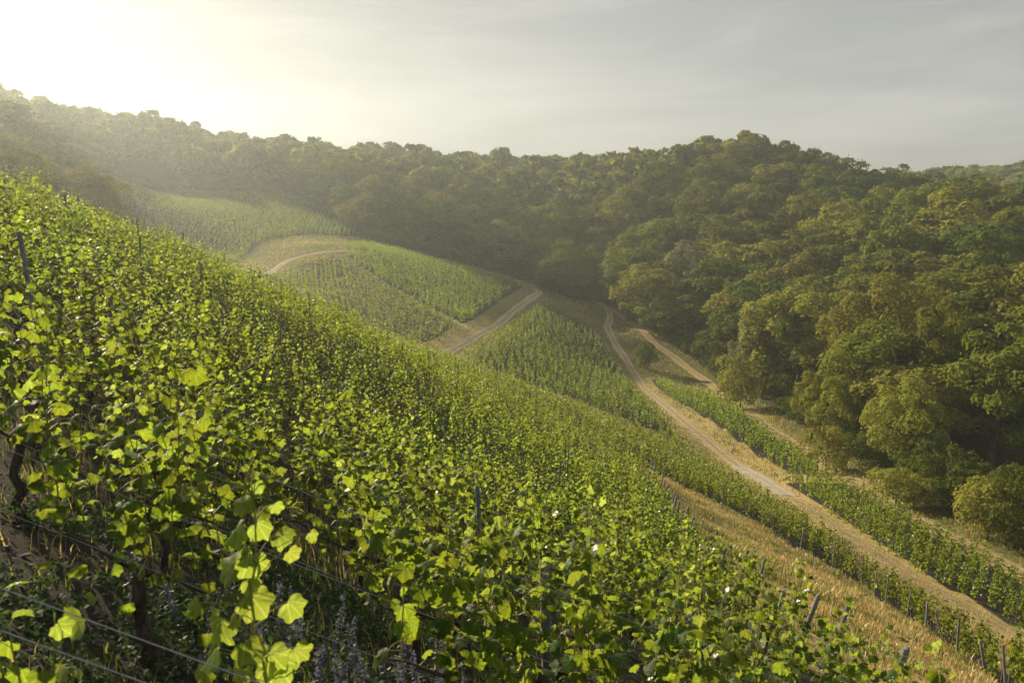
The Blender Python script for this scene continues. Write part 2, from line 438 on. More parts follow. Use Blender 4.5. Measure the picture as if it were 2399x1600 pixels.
def ground_mat():
    m, N, L = new_mat('ground_cover')
    out = N.new('ShaderNodeOutputMaterial'); p = N.new('ShaderNodeBsdfPrincipled')
    p.inputs['Roughness'].default_value = .95; p.inputs['Specular IOR Level'].default_value = .1
    tc = N.new('ShaderNodeTexCoord')
    def noise(sc, det=6, ro=.6):
        n = N.new('ShaderNodeTexNoise'); n.inputs['Scale'].default_value = sc; n.inputs['Detail'].default_value = det; n.inputs['Roughness'].default_value = ro
        L.new(tc.outputs['Object'], n.inputs['Vector']); return n.outputs['Fac']
    def ramp(f, stops):
        r = N.new('ShaderNodeValToRGB'); e = r.color_ramp.elements
        while len(e) < len(stops): e.new(.5)
        for el, (ps, c) in zip(e, stops): el.position = ps; el.color = (*c, 1)
        L.new(f, r.inputs[0]); return r.outputs[0]
    def mix(f, a, b):
        x = N.new('ShaderNodeMix'); x.data_type = 'RGBA'
        if isinstance(f, float): x.inputs['Factor'].default_value = f
        else: L.new(f, x.inputs['Factor'])
        L.new(a, x.inputs['A']); L.new(b, x.inputs['B']); return x.outputs['Result']
    def edge(attr, n, amp=.9):
        a = N.new('ShaderNodeAttribute'); a.attribute_name = attr
        s = N.new('ShaderNodeMath'); s.operation = 'SUBTRACT'; s.inputs[1].default_value = .5; L.new(n, s.inputs[0])
        k = N.new('ShaderNodeMath'); k.operation = 'MULTIPLY_ADD'; k.inputs[1].default_value = amp
        L.new(s.outputs[0], k.inputs[0]); L.new(a.outputs['Fac'], k.inputs[2])
        r = N.new('ShaderNodeMapRange'); r.inputs['From Min'].default_value = .35; r.inputs['From Max'].default_value = .65
        L.new(k.outputs[0], r.inputs['Value']); return r.outputs[0]
    n1, n2, n3, n4 = noise(.35), noise(2.2, 8, .7), noise(14, 8, .75), noise(.06, 4)
    grass = mix(n2, ramp(n1, [(.3, (.33, .25, .09)), (.5, (.45, .34, .14)), (.7, (.22, .19, .055))]), ramp(n3, [(.3, (.24, .17, .07)), (.7, (.50, .385, .17))]))
    grass = mix(ramp(n4, [(.45, (0, 0, 0)), (.62, (.55, .55, .55))]), grass, ramp(n3, [(.3, (.07, .10, .025)), (.7, (.17, .19, .06))]))
    dirt = mix(n2, ramp(n1, [(.3, (.032, .029, .028)), (.7, (.05, .042, .037))]), ramp(n3, [(.35, (.02, .019, .019)), (.66, (.07, .058, .048))]))
    floor = ramp(n2, [(.3, (.022, .026, .012)), (.7, (.07, .06, .03))])
    turf = mix(n2, ramp(n1, [(.3, (.07, .085, .02)), (.7, (.15, .14, .045))]), ramp(n3, [(.3, (.05, .06, .018)), (.7, (.20, .17, .07))]))
    grass = mix(edge('lush', n2, 1.1), grass, turf)
    c = mix(edge('soil', n2), grass, dirt)
    c = mix(edge('wood', n1, .6), c, floor)
    L.new(c, p.inputs['Base Color'])
    b = N.new('ShaderNodeBump'); b.inputs['Strength'].default_value = .7; b.inputs['Distance'].default_value = .08
    L.new(n3, b.inputs['Height']); L.new(b.outputs[0], p.inputs['Normal'])
    L.new(p.outputs[0], out.inputs['Surface'])
    return m
M_GROUND = ground_mat()
ground = link('ground', mesh_np('ground', np.stack([GX, GY, GZv], -1).reshape(-1, 3), [Q], M_GROUND, smooth=True,
              attrs={'soil': soil.ravel(), 'wood': wood.ravel(), 'lush': lush.ravel()}), kind='structure')

# ------------------------------------------------------------------ farm tracks: draped sheets with worn wheel ruts
def track_mat(name, rut, rut2, mid, mid2, concrete=False):
    m, N, L = new_mat(name)
    out = N.new('ShaderNodeOutputMaterial'); p = N.new('ShaderNodeBsdfPrincipled'); p.inputs['Roughness'].default_value = .95
    p.inputs['Specular IOR Level'].default_value = .1
    tc = N.new('ShaderNodeTexCoord')
    a = N.new('ShaderNodeAttribute'); a.attribute_name = 'rut'
    n = N.new('ShaderNodeTexNoise'); n.inputs['Scale'].default_value = 1.2; n.inputs['Detail'].default_value = 8; n.inputs['Roughness'].default_value = .7
    L.new(tc.outputs['Object'], n.inputs['Vector'])
    def ramp(c1, c2):
        r = N.new('ShaderNodeValToRGB'); r.color_ramp.elements[0].color = (*c1, 1); r.color_ramp.elements[1].color = (*c2, 1)
        r.color_ramp.elements[0].position = .35; r.color_ramp.elements[1].position = .65
        L.new(n.outputs['Fac'], r.inputs[0]); return r.outputs[0]
    k = N.new('ShaderNodeMath'); k.operation = 'MULTIPLY_ADD'; k.inputs[1].default_value = .8
    s = N.new('ShaderNodeMath'); s.operation = 'SUBTRACT'; s.inputs[1].default_value = .5; L.new(n.outputs['Fac'], s.inputs[0])
    L.new(s.outputs[0], k.inputs[0]); L.new(a.outputs['Fac'], k.inputs[2])
    mr = N.new('ShaderNodeMapRange'); mr.inputs['From Min'].default_value = .3; mr.inputs['From Max'].default_value = .7; L.new(k.outputs[0], mr.inputs['Value'])
    mx = N.new('ShaderNodeMix'); mx.data_type = 'RGBA'
    L.new(mr.outputs[0], mx.inputs['Factor']); L.new(ramp(mid, mid2), mx.inputs['A']); L.new(ramp(rut, rut2), mx.inputs['B'])
    L.new(mx.outputs['Result'], p.inputs['Base Color'])
    b = N.new('ShaderNodeBump'); b.inputs['Strength'].default_value = .5; b.inputs['Distance'].default_value = .05
    L.new(n.outputs['Fac'], b.inputs['Height']); L.new(b.outputs[0], p.inputs['Normal'])
    L.new(p.outputs[0], out.inputs['Surface'])
    return m
M_TRACK = track_mat('gravel_track', (.32, .275, .22), (.43, .37, .30), (.24, .19, .09), (.36, .28, .14))
M_EARTH = track_mat('earth_track', (.26, .20, .135), (.37, .29, .20), (.22, .17, .07), (.33, .25, .11))
M_CONC = track_mat('concrete_track', (.30, .265, .22), (.40, .36, .30), (.27, .235, .18), (.34, .30, .24))
def draped(name, ln, width, mat, lift=.05, i0=0, i1=None, wob=.25):
    ln = ln[i0:i1]
    t = np.gradient(ln, axis=0); t /= np.linalg.norm(t, axis=1)[:, None]
    nrm = np.c_[-t[:, 1], t[:, 0]]
    prof = np.linspace(-1, 1, 13)
    rut = np.clip(1-np.abs(np.abs(prof)-.52)/.28, 0, 1)
    w = width/2*(1+wob*.4*np.sin(np.arange(len(ln))*.7)+rng.normal(0, wob*.18, len(ln)))
    XY = ln[:, None, :]+nrm[:, None, :]*(prof[None, :, None]*w[:, None, None])
    Z = hz(XY[..., 0], XY[..., 1])+lift-.035*rut[None, :]-.10*(np.abs(prof)[None, :] > .99)
    V = np.concatenate([XY, Z[..., None]], -1).reshape(-1, 3)
    k = len(prof); ii = np.arange(len(ln)*k).reshape(-1, k)
    q = np.stack([ii[:-1, :-1], ii[:-1, 1:], ii[1:, 1:], ii[1:, :-1]], -1).reshape(-1, 4)
    return link(name, mesh_np(name, V, [q], mat, smooth=True, attrs={'rut': np.tile(rut, len(ln))}), kind='structure')
dB = RB[:, 1]
ic = int(np.argmin(np.abs(dB-86))); ic2 = int(np.argmin(np.abs(dB-69)))
draped('farm_track', RB[:ic+1], 2.1, M_TRACK)
draped('concrete_ramp', RB[ic:ic2+1], 2.3, M_CONC, lift=.07, wob=.16)
draped('lower_track', RB[ic2:], 2.1, M_EARTH)
draped('valley_track', RC, 2.0, M_EARTH)
draped('contour_track', RA, 2.1, M_TRACK)
draped('upper_track', RU, 1.7, M_TRACK)

# ------------------------------------------------------------------ grape leaves
def leaf_outline(fine, r):
    base = [(0, 1.0), (14, .88), (26, .78), (40, .86), (54, .95), (68, .86), (82, .70), (98, .78), (114, .82), (132, .74), (150, .66), (166, .46)]
    if not fine: base = [(0, 1.0), (30, .77), (55, .94), (88, .70), (118, .80), (155, .55)]
    P = []
    for sgn in (1, -1):
        P.append([(sgn*a, q*(1+r.normal(0, .05))) for a, q in base])
    right = P[0]; left = P[1][1:]
    pts = [(0, 0)] + [(math.sin(R(a))*q, .42+math.cos(R(a))*q*.85) for a, q in right[::-1]] + [(math.sin(R(a))*q, .42+math.cos(R(a))*q*.85) for a, q in left]
    return np.array(pts)
def leaf_geo(fine, seed):
    """Lobed blade of unit half-width: origin at the stalk, tip to +Y, face to +Z; folded at the midrib, edges wavy."""
    r = np.random.default_rng(seed)
    o = leaf_outline(fine, r)
    c = np.array([[0, .42]])
    P = np.concatenate([c, o])
    z = -.28*np.abs(P[:, 0])*(.6+r.random()) - .16*(P[:, 1]-.2)**2*(.4+r.random()*1.2) + r.normal(0, .055 if fine else .04, len(P)) + .12*np.sin(P[:, 0]*3+r.random()*6)*P[:, 1]
    z[0] += .06
    V = np.c_[P, z]
    n = len(o)
    T = [(0, 1+i, 1+(i+1) % n) for i in range(n)]
    return V, np.array(T)
LEAF_F = [leaf_geo(True, 10+i) for i in range(6)]
LEAF_C = [leaf_geo(False, 30+i) for i in range(4)]
LEAF_ME = [mesh_np('leaf', V, [T], M_LEAF, attrs={'lx': V[:, 0], 'ly': V[:, 1]}) for V, T in LEAF_F]
LEAF_MEY = [mesh_np('leaf_young', V, [T], M_YOUNG, attrs={'lx': V[:, 0], 'ly': V[:, 1]}) for V, T in LEAF_F]

def frame(nrm, tip):
    z = nrm/(np.linalg.norm(nrm)+1e-9)
    y = tip-z*(tip@z); y /= np.linalg.norm(y)+1e-9
    x = np.cross(y, z)
    return np.stack([x, y, z], 1)

def grow_vine(seed, height=2.0, nshoot=11, width=1.15, cane=.72, slope=0.0, step=.075, drop=0.0, thick=.115):
    """One trellised vine at the origin; the row runs along x. Returns trunk and shoot paths and leaves (pos, frame, size, age)."""
    r = np.random.default_rng(seed)
    leaves, shoots, lshoot = [], [], []
    for k in range(nshoot):
        x0 = (k+.5+r.uniform(-.4, .4))/nshoot*width-width/2
        H = height*r.uniform(.66, 1.06) + (r.uniform(.15, .6) if r.random() < .34 else 0)
        p = np.array([x0, r.normal(0, .05), cane+slope*x0+r.uniform(-.08, .08)])
        lean = np.array([r.normal(0, .10), r.normal(0, .10)])
        n = int((H-cane)/step); path = [p.copy()]
        side = r.choice([-1, 1])
        curl = r.normal(0, .35, 2)
        for i in range(max(n, 4)):
            u = i/max(n, 4)
            lean = lean*.93 + r.normal(0, .055, 2)
            if u > .8: lean = lean + curl*.10
            yl = lean[1]-p[1]*.5
            d = np.array([lean[0], yl, 1.0]); d /= np.linalg.norm(d)
            p = p+d*step
            path.append(p.copy())
            if r.random() < .06: continue
            side = -side
            age = 1-u
            size = (.038+.030*min(1, age*2.6+.12))*r.uniform(.65, 1.25)
            if u > .78: size *= .8
            if u > .9: size *= .62
            for rep in range(2 if (r.random() < .42 and u < .8) else 1):
                az = math.pi/2*side+r.normal(0, .9)+(math.pi if rep else 0)
                out = np.array([math.cos(az), math.sin(az), 0])
                pet = out*(.05+thick*r.random()*(.35 if u > .85 else 1))+np.array([0, 0, r.uniform(-.02, .06)])
                nrm = out*r.uniform(.15, 1.0)+np.array([0, 0, r.uniform(.15, 1.0)])+r.normal(0, .38, 3)
                tip = out*.7+np.array([0, 0, -r.uniform(.1, 1.1)])+r.normal(0, .35, 3)
                leaves.append((p+pet, frame(nrm, tip), size, age, p.copy())); lshoot.append(k)
        shoots.append(np.array(path))
    # leaves low around the head of the vine
    for k in range(int(14)):
        q = np.array([r.uniform(-width/2, width/2), r.normal(0, .16), cane-.02+r.uniform(-.28-drop, .3)])
        q[2] += slope*q[0]
        out = np.array([r.normal(0, .5), r.choice([-1, 1]), 0])
        leaves.append((q+out*.08, frame(out+np.array([0, 0, r.uniform(0, 1)])+r.normal(0, .3, 3), np.array([0, 0, -1])+r.normal(0, .5, 3)), .062*r.uniform(.8, 1.2), 1., q))
    t = [np.array([0.05*r.normal(), .03*r.normal(), -.25])]
    for z in np.linspace(.0, cane-.06, 6): t.append(np.array([r.normal(0, .035), r.normal(0, .03), z]))
    trunk = np.array(t)
    canes = []
    for sg in (-1, 1):
        xs = np.linspace(0, sg*width*.48, 6)
        canes.append(np.c_[xs+trunk[-1][0]*(1-np.abs(xs)/(width*.5)), r.normal(0, .015, 6), cane-.05+.05*np.sin(np.abs(xs)*4)+slope*xs])
    return dict(trunk=trunk, canes=canes, shoots=shoots, leaves=leaves, lshoot=lshoot)

def wood_mesh(v):
    mb = MB()
    n = len(v['trunk'])
    mb.tube(v['trunk'], np.linspace(.048, .034, n)+rng.normal(0, .005, n), 7)
    return mb.mesh('trunk', M_BARK)
def cane_mesh(v):
    mb = MB()
    for c in v['canes']: mb.tube(c, np.linspace(.016, .008, len(c)), 5)
    return mb.mesh('cane', M_BARK)
def shoot_mesh(v, k=4, petiole=True):
    mb = MB()
    for s in v['shoots']: mb.tube(s[::2] if len(s) > 6 else s, np.linspace(.0055, .0022, len(s[::2] if len(s) > 6 else s)), k)
    if petiole:
        for pos, fr, size, age, node in v['leaves']:
            mid = (pos+node)/2+np.array([0, 0, .015])
            mb.tube(np.array([node, mid, pos]), .0016, 3, cap=False)
    return mb.mesh('shoot', M_SHOOT)
def shoot_list(v, k=5):
    """Each shoot with its leaf stalks as a mesh of its own."""
    out = []
    for i, s in enumerate(v['shoots']):
        mb = MB(); mb.tube(s, np.linspace(.0055, .0022, len(s)), k)
        for (pos, fr, size, age, node), j in zip(v['leaves'], v['lshoot']):
            if j == i: mb.tube(np.array([node, (pos+node)/2+np.array([0, 0, .015]), pos]), .0016, 3, cap=False)
        out.append(mb.mesh('shoot', M_SHOOT))
    return out
def join_leaves(lv, geos, size_k=1.0, keep=1.0, r=None, name='foliage'):
    VV, TT, MI, LL, n = [], [], [], [], 0
    for i, (pos, fr, size, age, node) in enumerate(lv):
        if keep < 1 and r.random() > keep: continue
        V, T = geos[i % len(geos)]
        LL.append(V[:, :2]); VV.append(pos+(V*size*size_k)@fr.T); TT.append(T+n); n += len(V)
        MI += [1 if age < .2 else 0]*len(T)
    return mesh_np(name, np.concatenate(VV), [np.concatenate(TT)], [M_LEAF, M_YOUNG], midx=MI, attrs={'lx': np.concatenate(LL)[:, 0], 'ly': np.concatenate(LL)[:, 1]})

# ------------------------------------------------------------------ where the vines of the near slope stand
ROW0, ROWSP, VSP = 2.35, 1.78, 1.10
def row_y(i): return ROW0+ROWSP*i
vines = []           # (x, y, row, k)
for i in range(1, 50):
    y = row_y(i)
    xe = float(np.interp(y, FE_Y, FE_X))
    x = xe-.4-random.random()*.5
    k = 1
    while x > -(.70*y+1.2) and x > -45:
        xx, yy = x+random.uniform(-.08, .08), y+random.uniform(-.05, .05)
        vines.append((xx, yy, i, k))
        x -= VSP*random.uniform(.93, 1.07)
        k += 1
vines = np.array(vines)
vz = hz(vines[:, 0], vines[:, 1])
ok = seen(vines[:, 0], vines[:, 1], vz+2.3)
uu, vv, dd = view(vines[:, 0], vines[:, 1], vz+1.2)
ok &= (uu > -.06) & (uu < 1.06) & (vv < 1.25)
# a few gaps where vines are missing
gap = rng.random(len(vines)) < np.where(dd > 6, .035, 0)
ok &= ~gap
ok &= ~((vines[:, 2] == 1) & (vines[:, 0] > -1.75) & (vines[:, 0] < -.35))
vines, vz, dd = vines[ok], vz[ok], dd[ok]
o_ = np.argsort(dd); vines, vz, dd = vines[o_], vz[o_], dd[o_]

NEAR = [grow_vine(100+i, 1.95+.1*(i % 3), 7, slope=-.42, step=.056) for i in range(9)]
for v in NEAR: v['wood'] = wood_mesh(v); v['cane_m'] = cane_mesh(v)
for v in NEAR: v['shoot_m'] = shoot_mesh(v); v['shoot_l'] = shoot_list(v)
NEAR_FOL = [join_leaves(v['leaves'], LEAF_F) for v in NEAR]
MIDV = [grow_vine(200+i, 1.95+.1*(i % 3), 7, slope=-.42, step=.060) for i in range(9)]
for v in MIDV: v['wood'] = wood_mesh(v); v['cane_m'] = cane_mesh(v); v['shoot_m'] = shoot_mesh(v, 3, False)
MID_FOL = [join_leaves(v['leaves'], LEAF_C, 1.08) for v in MIDV]

ROWS_GROUP = 'grape vines of the near slope'
def vine_label(row, k, look):
    return f'{look} grape vine, {ordw(int(row))} row from the camera, {ordw(int(k))} from its lower end'
LOOKS = {0: 'backlit', 1: 'leafy', 2: 'bright green'}
N_LEAFY, N_THINGS = 30, 300
far_vines = []
def place_leaves(root, lv, r):
    for j, (pos, fr, size, age, node) in enumerate(lv):
        me = (LEAF_MEY if age < .2 else LEAF_ME)[j % 6]
        o = bpy.data.objects.new('leaf', me)
        COL.objects.link(o)
        o.parent = root
        m = np.eye(4); m[:3, :3] = fr*size; m[:3, 3] = pos
        o.matrix_basis = Matrix(m.tolist())
for n, ((x, y, row, k), z, d) in enumerate(zip(vines, vz, dd)):
    if n >= N_THINGS: far_vines.append((x, y, z)); continue
    flip = n % 2
    root = link('grape_vine', None, loc=(x, y, z), label=vine_label(row, k, LOOKS[n % 3]), cat='vine', group=ROWS_GROUP)
    root.empty_display_size = .1
    hs = random.uniform(.9, 1.08)
    root.scale = (1, -1 if flip else 1, hs)
    v = (NEAR if d < 13 else MIDV)[n*7 % 9]
    link('trunk', v['wood'], root); link('cane', v['cane_m'], root)
    if n < N_LEAFY:
        for sm in v['shoot_l']: link('shoot', sm, root)
        place_leaves(root, v['leaves'], rng)
    else: link('shoots', v['shoot_m'], root, kind='stuff'); link('foliage', (NEAR_FOL if d < 13 else MID_FOL)[n*7 % 9], root, kind='stuff')
print('near vines', len(vines), 'far', len(far_vines), 'nearest', dd[:5], 'limit depth', dd[min(len(dd)-1, N_THINGS)])

# the two vines of the row under the camera: a tall lone shoot, and a low head at the corner
def row0(x, label, seed, height, nshoot, width, cane, step=.085):
    y = ROW0+.05
    root = link('grape_vine', None, loc=(x, y, h1(x, y)), label=label, cat='vine', group='vines of the row under the camera')
    v = grow_vine(seed, height, nshoot, width, cane, slope=-.42, step=step)
    link('trunk', wood_mesh(v), root); link('cane', cane_mesh(v), root)
    for sm in shoot_list(v): link('shoot', sm, root)
    place_leaves(root, v['leaves'], rng)
    return root
def lone_shoot():
    """A single long shoot standing clear of its row: stem, tendrils, stalks and big blades, measured from its foot."""
    x0, y0 = -.93, 2.40
    root = link('grape_vine', None, loc=(x0, y0, h1(x0, y0)), label='tall lone shoot with big bright leaves rising nearest the camera', cat='vine', group='vines of the row under the camera')
    r = np.random.default_rng(12)
    stem = np.array([(.02, .0, .60), (.04, .0, .80), (.027, .046, 1.006), (-.024, .083, 1.208), (-.027, .105, 1.381), (-.005, .12, 1.507), (-.008, .14, 1.649), (-.027, .15, 1.759), (-.04, .15, 1.84)])
    mb = MB(); mb.tube(stem, np.linspace(.006, .0022, len(stem)), 6)
    k_ = 1.22
    LV = [(-.064, .165, 1.649, .050), (.015, .18, 1.729, .029), (-.046, .183, 1.75, .025), (.019, .148, 1.561, .050), (-.118, .143, 1.531, .064), (.008, .127, 1.447, .060),
          (-.142, .117, 1.389, .074), (.002, .099, 1.295, .072), (-.191, .081, 1.2, .077), (-.187, .064, 1.106, .068), (.008, .075, 1.166, .062), (.08, .051, 1.035, .082), (-.056, .063, 1.101, .056),
          (-.08, .127, 1.444, .034), (.072, .163, 1.641, .028), (-.016, .112, 1.366, .042), (-.075, .095, 1.271, .034), (-.12, .046, 1.011, .060), (.008, .048, 1.019, .052), (.104, .124, 1.429, .036),
          (-.032, .194, 1.807, .018), (-.008, .197, 1.822, .015), (-.10, .10, .93, .07), (.12, .04, .90, .07), (-.2, .05, .86, .075), (.05, .08, .82, .07), (.16, .10, 1.12, .045), (-.22, .10, 1.31, .04)]
    lv = []
    for (x, y, z, w) in LV+[(x_+r.normal(0, .07), y_+.06, z_+r.normal(0, .05), w_*.8) for (x_, y_, z_, w_) in LV[3:20:2]]:
        w *= k_
        y += r.normal(0, .05)
        zi = min(z-.03, 1.8); node = np.array([np.interp(zi, stem[:, 2], stem[:, 0]), np.interp(zi, stem[:, 2], stem[:, 1]), zi])
        side = np.sign(x-node[0]+1e-3)
        nrm = np.array([side*r.uniform(.1, .7), -.75+r.normal(0, .3), r.uniform(.1, .8)])
        tip = np.array([side*r.uniform(.2, .9), -.15, -r.uniform(.4, 1.0)])
        att = np.array([x-side*w*.5, y, z+w*.4])
        mb.tube(np.array([node, (node+att)/2+np.array([0, 0, .012]), att]), .0019, 4, cap=False)
        lv.append((att, frame(nrm, tip), w, .1, node))
    for (za, sx) in ((1.60, 1), (1.22, -1), (1.72, -1), (1.33, 1)):        # tendrils
        n0 = np.array([np.interp(za, stem[:, 2], stem[:, 0]), np.interp(za, stem[:, 2], stem[:, 1]), za])
        t = np.linspace(0, 1, 9)[:, None]
        mb.tube(n0+np.c_[sx*.13*t, -.04*t, .05*t-.05*t**2+.012*np.sin(t*9)*t], np.linspace(.0016, .0007, 9), 4)
    link('shoot', mb.mesh('shoot', M_SHOOT), root)
    mb = MB(); mb.tube(np.array([(.0, 0, -.2), (.03, .01, .15), (-.02, 0, .4), (.02, 0, .62)]), np.array([.05, .045, .04, .03]), 8)
    link('trunk', mb.mesh('trunk', M_BARK), root)
    place_leaves(root, lv, r)
lone_shoot()
row0(-1.85, 'low clump of bright leaves cut off by the lower left corner', 905, .92, 5, .5, .5)

# ------------------------------------------------------------------ trellis posts and wires of the near slope
def post_mesh(h, r, mat, name='post', sides=8, steel=False):
    mb = MB()
    zz = np.array([-.4, 0, h*.35, h*.7, h-.02, h])
    if steel:
        # folded steel profile: an open channel with thickness
        w, t = r, .004
        prof = np.array([(-w, -w*.7), (w, -w*.7), (w, w*.7), (w-t*2, w*.7), (w-t*2, -w*.7+t*2), (-w+t*2, -w*.7+t*2), (-w+t*2, w*.7), (-w, w*.7)])
        V = np.concatenate([np.c_[prof, np.full(8, z)] for z in zz])
        Qd = [(i*8+j, i*8+(j+1) % 8, (i+1)*8+(j+1) % 8, (i+1)*8+j) for i in range(len(zz)-1) for j in range(8)]
        b = (len(zz)-1)*8
        mb.add(V, None, Qd+[(b, b+5, b+6, b+7), (b, b+1, b+4, b+5), (b+1, b+2, b+3, b+4)])
        return mb.mesh(name, mat, smooth=False)
    pts = np.c_[rng.normal(0, r*.12, 6), rng.normal(0, r*.12, 6), zz]
    mb.tube(pts, np.array([r, r, r*.97, r*.95, r*.93, r*.82]), sides)
    return mb.mesh(name, mat, smooth=True)
POST_STEEL = [post_mesh(2.3, .024, M_STEEL, steel=True), post_mesh(2.2, .024, M_STEEL, steel=True)]
POST_WOOD = [post_mesh(1.95, .06, M_POST), post_mesh(1.75, .07, M_POST), post_mesh(2.1, .055, M_POST)]
posts = 0
for i in range(1, 44):
    y = row_y(i)
    xe = float(np.interp(y, FE_Y, FE_X))
    # steel line posts every 5 m, wooden end post leaning outwards at the foot of the row
    x = xe+.25
    j = 0
    while x > -(.7*y+.5) and x > -20:
        z = h1(x, y)
        u, v_, d = view(x, y, z+1.6)
        if -.02 < u < 1.02 and v_ < 1.1 and (j == 0 or y > 23) and bool(seen(np.array(x), np.array(y), np.array(z+2.0))) and not (j and i % 2):
            if j == 0:
                o = link('trellis_post', POST_WOOD[i % 3], loc=(x, y, z), label=f'weathered wooden end post at the foot of the {ordw(i)} row from the camera', cat='post', group='end posts of the near slope')
                o.rotation_euler = (random.uniform(-.06, .06), random.uniform(.12, .34), random.random()*.6)
                o.scale = (.8, .8, random.uniform(.66, .86))
            else:
                o = link('trellis_post', POST_STEEL[i % 2], loc=(x, y, z), label=f'thin grey trellis post, {ordw(i)} row from the camera, {ordw(j)} above the end post', cat='post', group='line posts of the near slope')
                o.rotation_euler = (random.uniform(-.04, .04), random.uniform(-.04, .07), random.uniform(-.3, .3))
                o.scale = (1, 1, random.uniform(.80, .95))
            posts += 1
        x -= 4.6+random.uniform(-.3, .3)
        j += 1
for (x, y, h, wood, lab) in [(.37, 6.62, 1.62, True, 'round grey wooden post with a flat top, nearest of the trellis posts'), (-.36, 8.85, 2.05, False, 'slim post rising through leaves between the nearest wooden post and the brow'),
        (.05, 8.8, 1.1, False, 'short thin post low among leaves beside the slim leafy post'), (-1.85, 20.9, 2.5, False, 'tall grey post standing clear of the leaves in the middle of the slope'),
        (-3.3, 25.6, 2.6, False, 'grey post above the tall clear-standing one, farther up the slope'), (-6.75, 10.45, 2.35, False, 'dark post half hidden by leaves near the left frame edge')]:
    z = h1(x, y)
    o = link('trellis_post', (POST_WOOD[1] if wood else POST_STEEL[0]), loc=(x, y, z), label=lab, cat='post', group='line posts of the near slope')
    o.scale = (.75 if wood else 1.1, .75 if wood else 1.1, h/(1.75 if wood else 2.3))
    o.rotation_euler = (random.uniform(-.03, .03), random.uniform(-.07, -.02), random.random()*.4)
WNAMES = [(.72, 'lowest'), (1.15, 'middle'), (1.62, 'upper')]
for i in range(0, 14):
    y = row_y(i)
    xe = float(np.interp(y, FE_Y, FE_X)) if i else .6
    xs = np.arange(xe, -(.72*y+1.5), -.45)[::-1]
    z = hz(xs, np.full(len(xs), y))
    # wires run straight between posts
    for hgt, nm in (WNAMES if i else [(.92, 'lower'), (1.08, 'upper')]):
        ki = np.unique(np.r_[np.arange(0, len(xs), 6), len(xs)-1]); kz = np.interp(xs, xs[ki], z[ki])+hgt
        mb = MB(); mb.tube(np.c_[xs, np.full(len(xs), y+random.uniform(-.04, .04)), kz], .0022 if i else .003, 4)
        lab = f'{nm} trellis wire of the {ordw(i)} vine row from the camera' if i else f'{nm} of the two blurred wires crossing the dark lower left corner'
        link('trellis_wire', mb.mesh('trellis_wire', M_WIRE), label=lab, cat='wire', group='trellis wires of the near slope')

# ------------------------------------------------------------------ trees
M_OAK = leaf_mat('oak_leaf', (0.130, 0.145, 0.025), (0.31, 0.31, 0.03), rough=.5, spec=.0, hue=.03, val=.35, tmix=.24)
M_ASH = leaf_mat('ash_leaf', (0.20, 0.20, 0.04), (0.42, 0.38, 0.045), rough=.5, spec=.0, hue=.02, val=.3, tmix=.24)
M_SILVER = leaf_mat('silver_leaf', (0.20, 0.205, 0.10), (0.26, 0.26, 0.11), rough=.5, spec=.0, hue=.015, val=.3, tmix=.24)
M_BEECH = leaf_mat('beech_leaf', (0.085, 0.110, 0.022), (0.20, 0.225, 0.024), rough=.5, spec=.0, hue=.03, val=.35, tmix=.24)
M_FIR = leaf_mat('fir_needles', (0.030, 0.046, 0.018), (0.04, 0.05, 0.015), rough=.6, spec=.0, hue=.02, val=.3, tmix=.3)
M_RUST = leaf_mat('rust_leaf', (0.13, 0.070, 0.030), (0.20, 0.10, 0.03), rough=.6, spec=.0, hue=.01, val=.3, tmix=.4)
M_TBARK = rough_mat('tree_bark', (0.045, 0.036, 0.028), (0.14, 0.115, 0.09), 9, .8, .95, (1, 1, .3))

def quads(C, Nn, size, r, asp=.62):
    """Leaf-sized rhombic faces at C with normals Nn."""
    n = len(C)
    Nn = Nn/(np.linalg.norm(Nn, axis=1)[:, None]+1e-9)
    a = np.cross(Nn, r.normal(0, 1, (n, 3))); a /= np.linalg.norm(a, axis=1)[:, None]+1e-9
    b = np.cross(Nn, a)
    s = (np.asarray(size)*r.uniform(.6, 1.3, n))[:, None]
    f = Nn*s*r.uniform(-.25, .25, (n, 1))
    V = np.stack([C-a*s, C-b*s*asp+f, C+a*s, C+b*s*asp+f], 1).reshape(-1, 3)
    return V, np.arange(4*n).reshape(-1, 4)

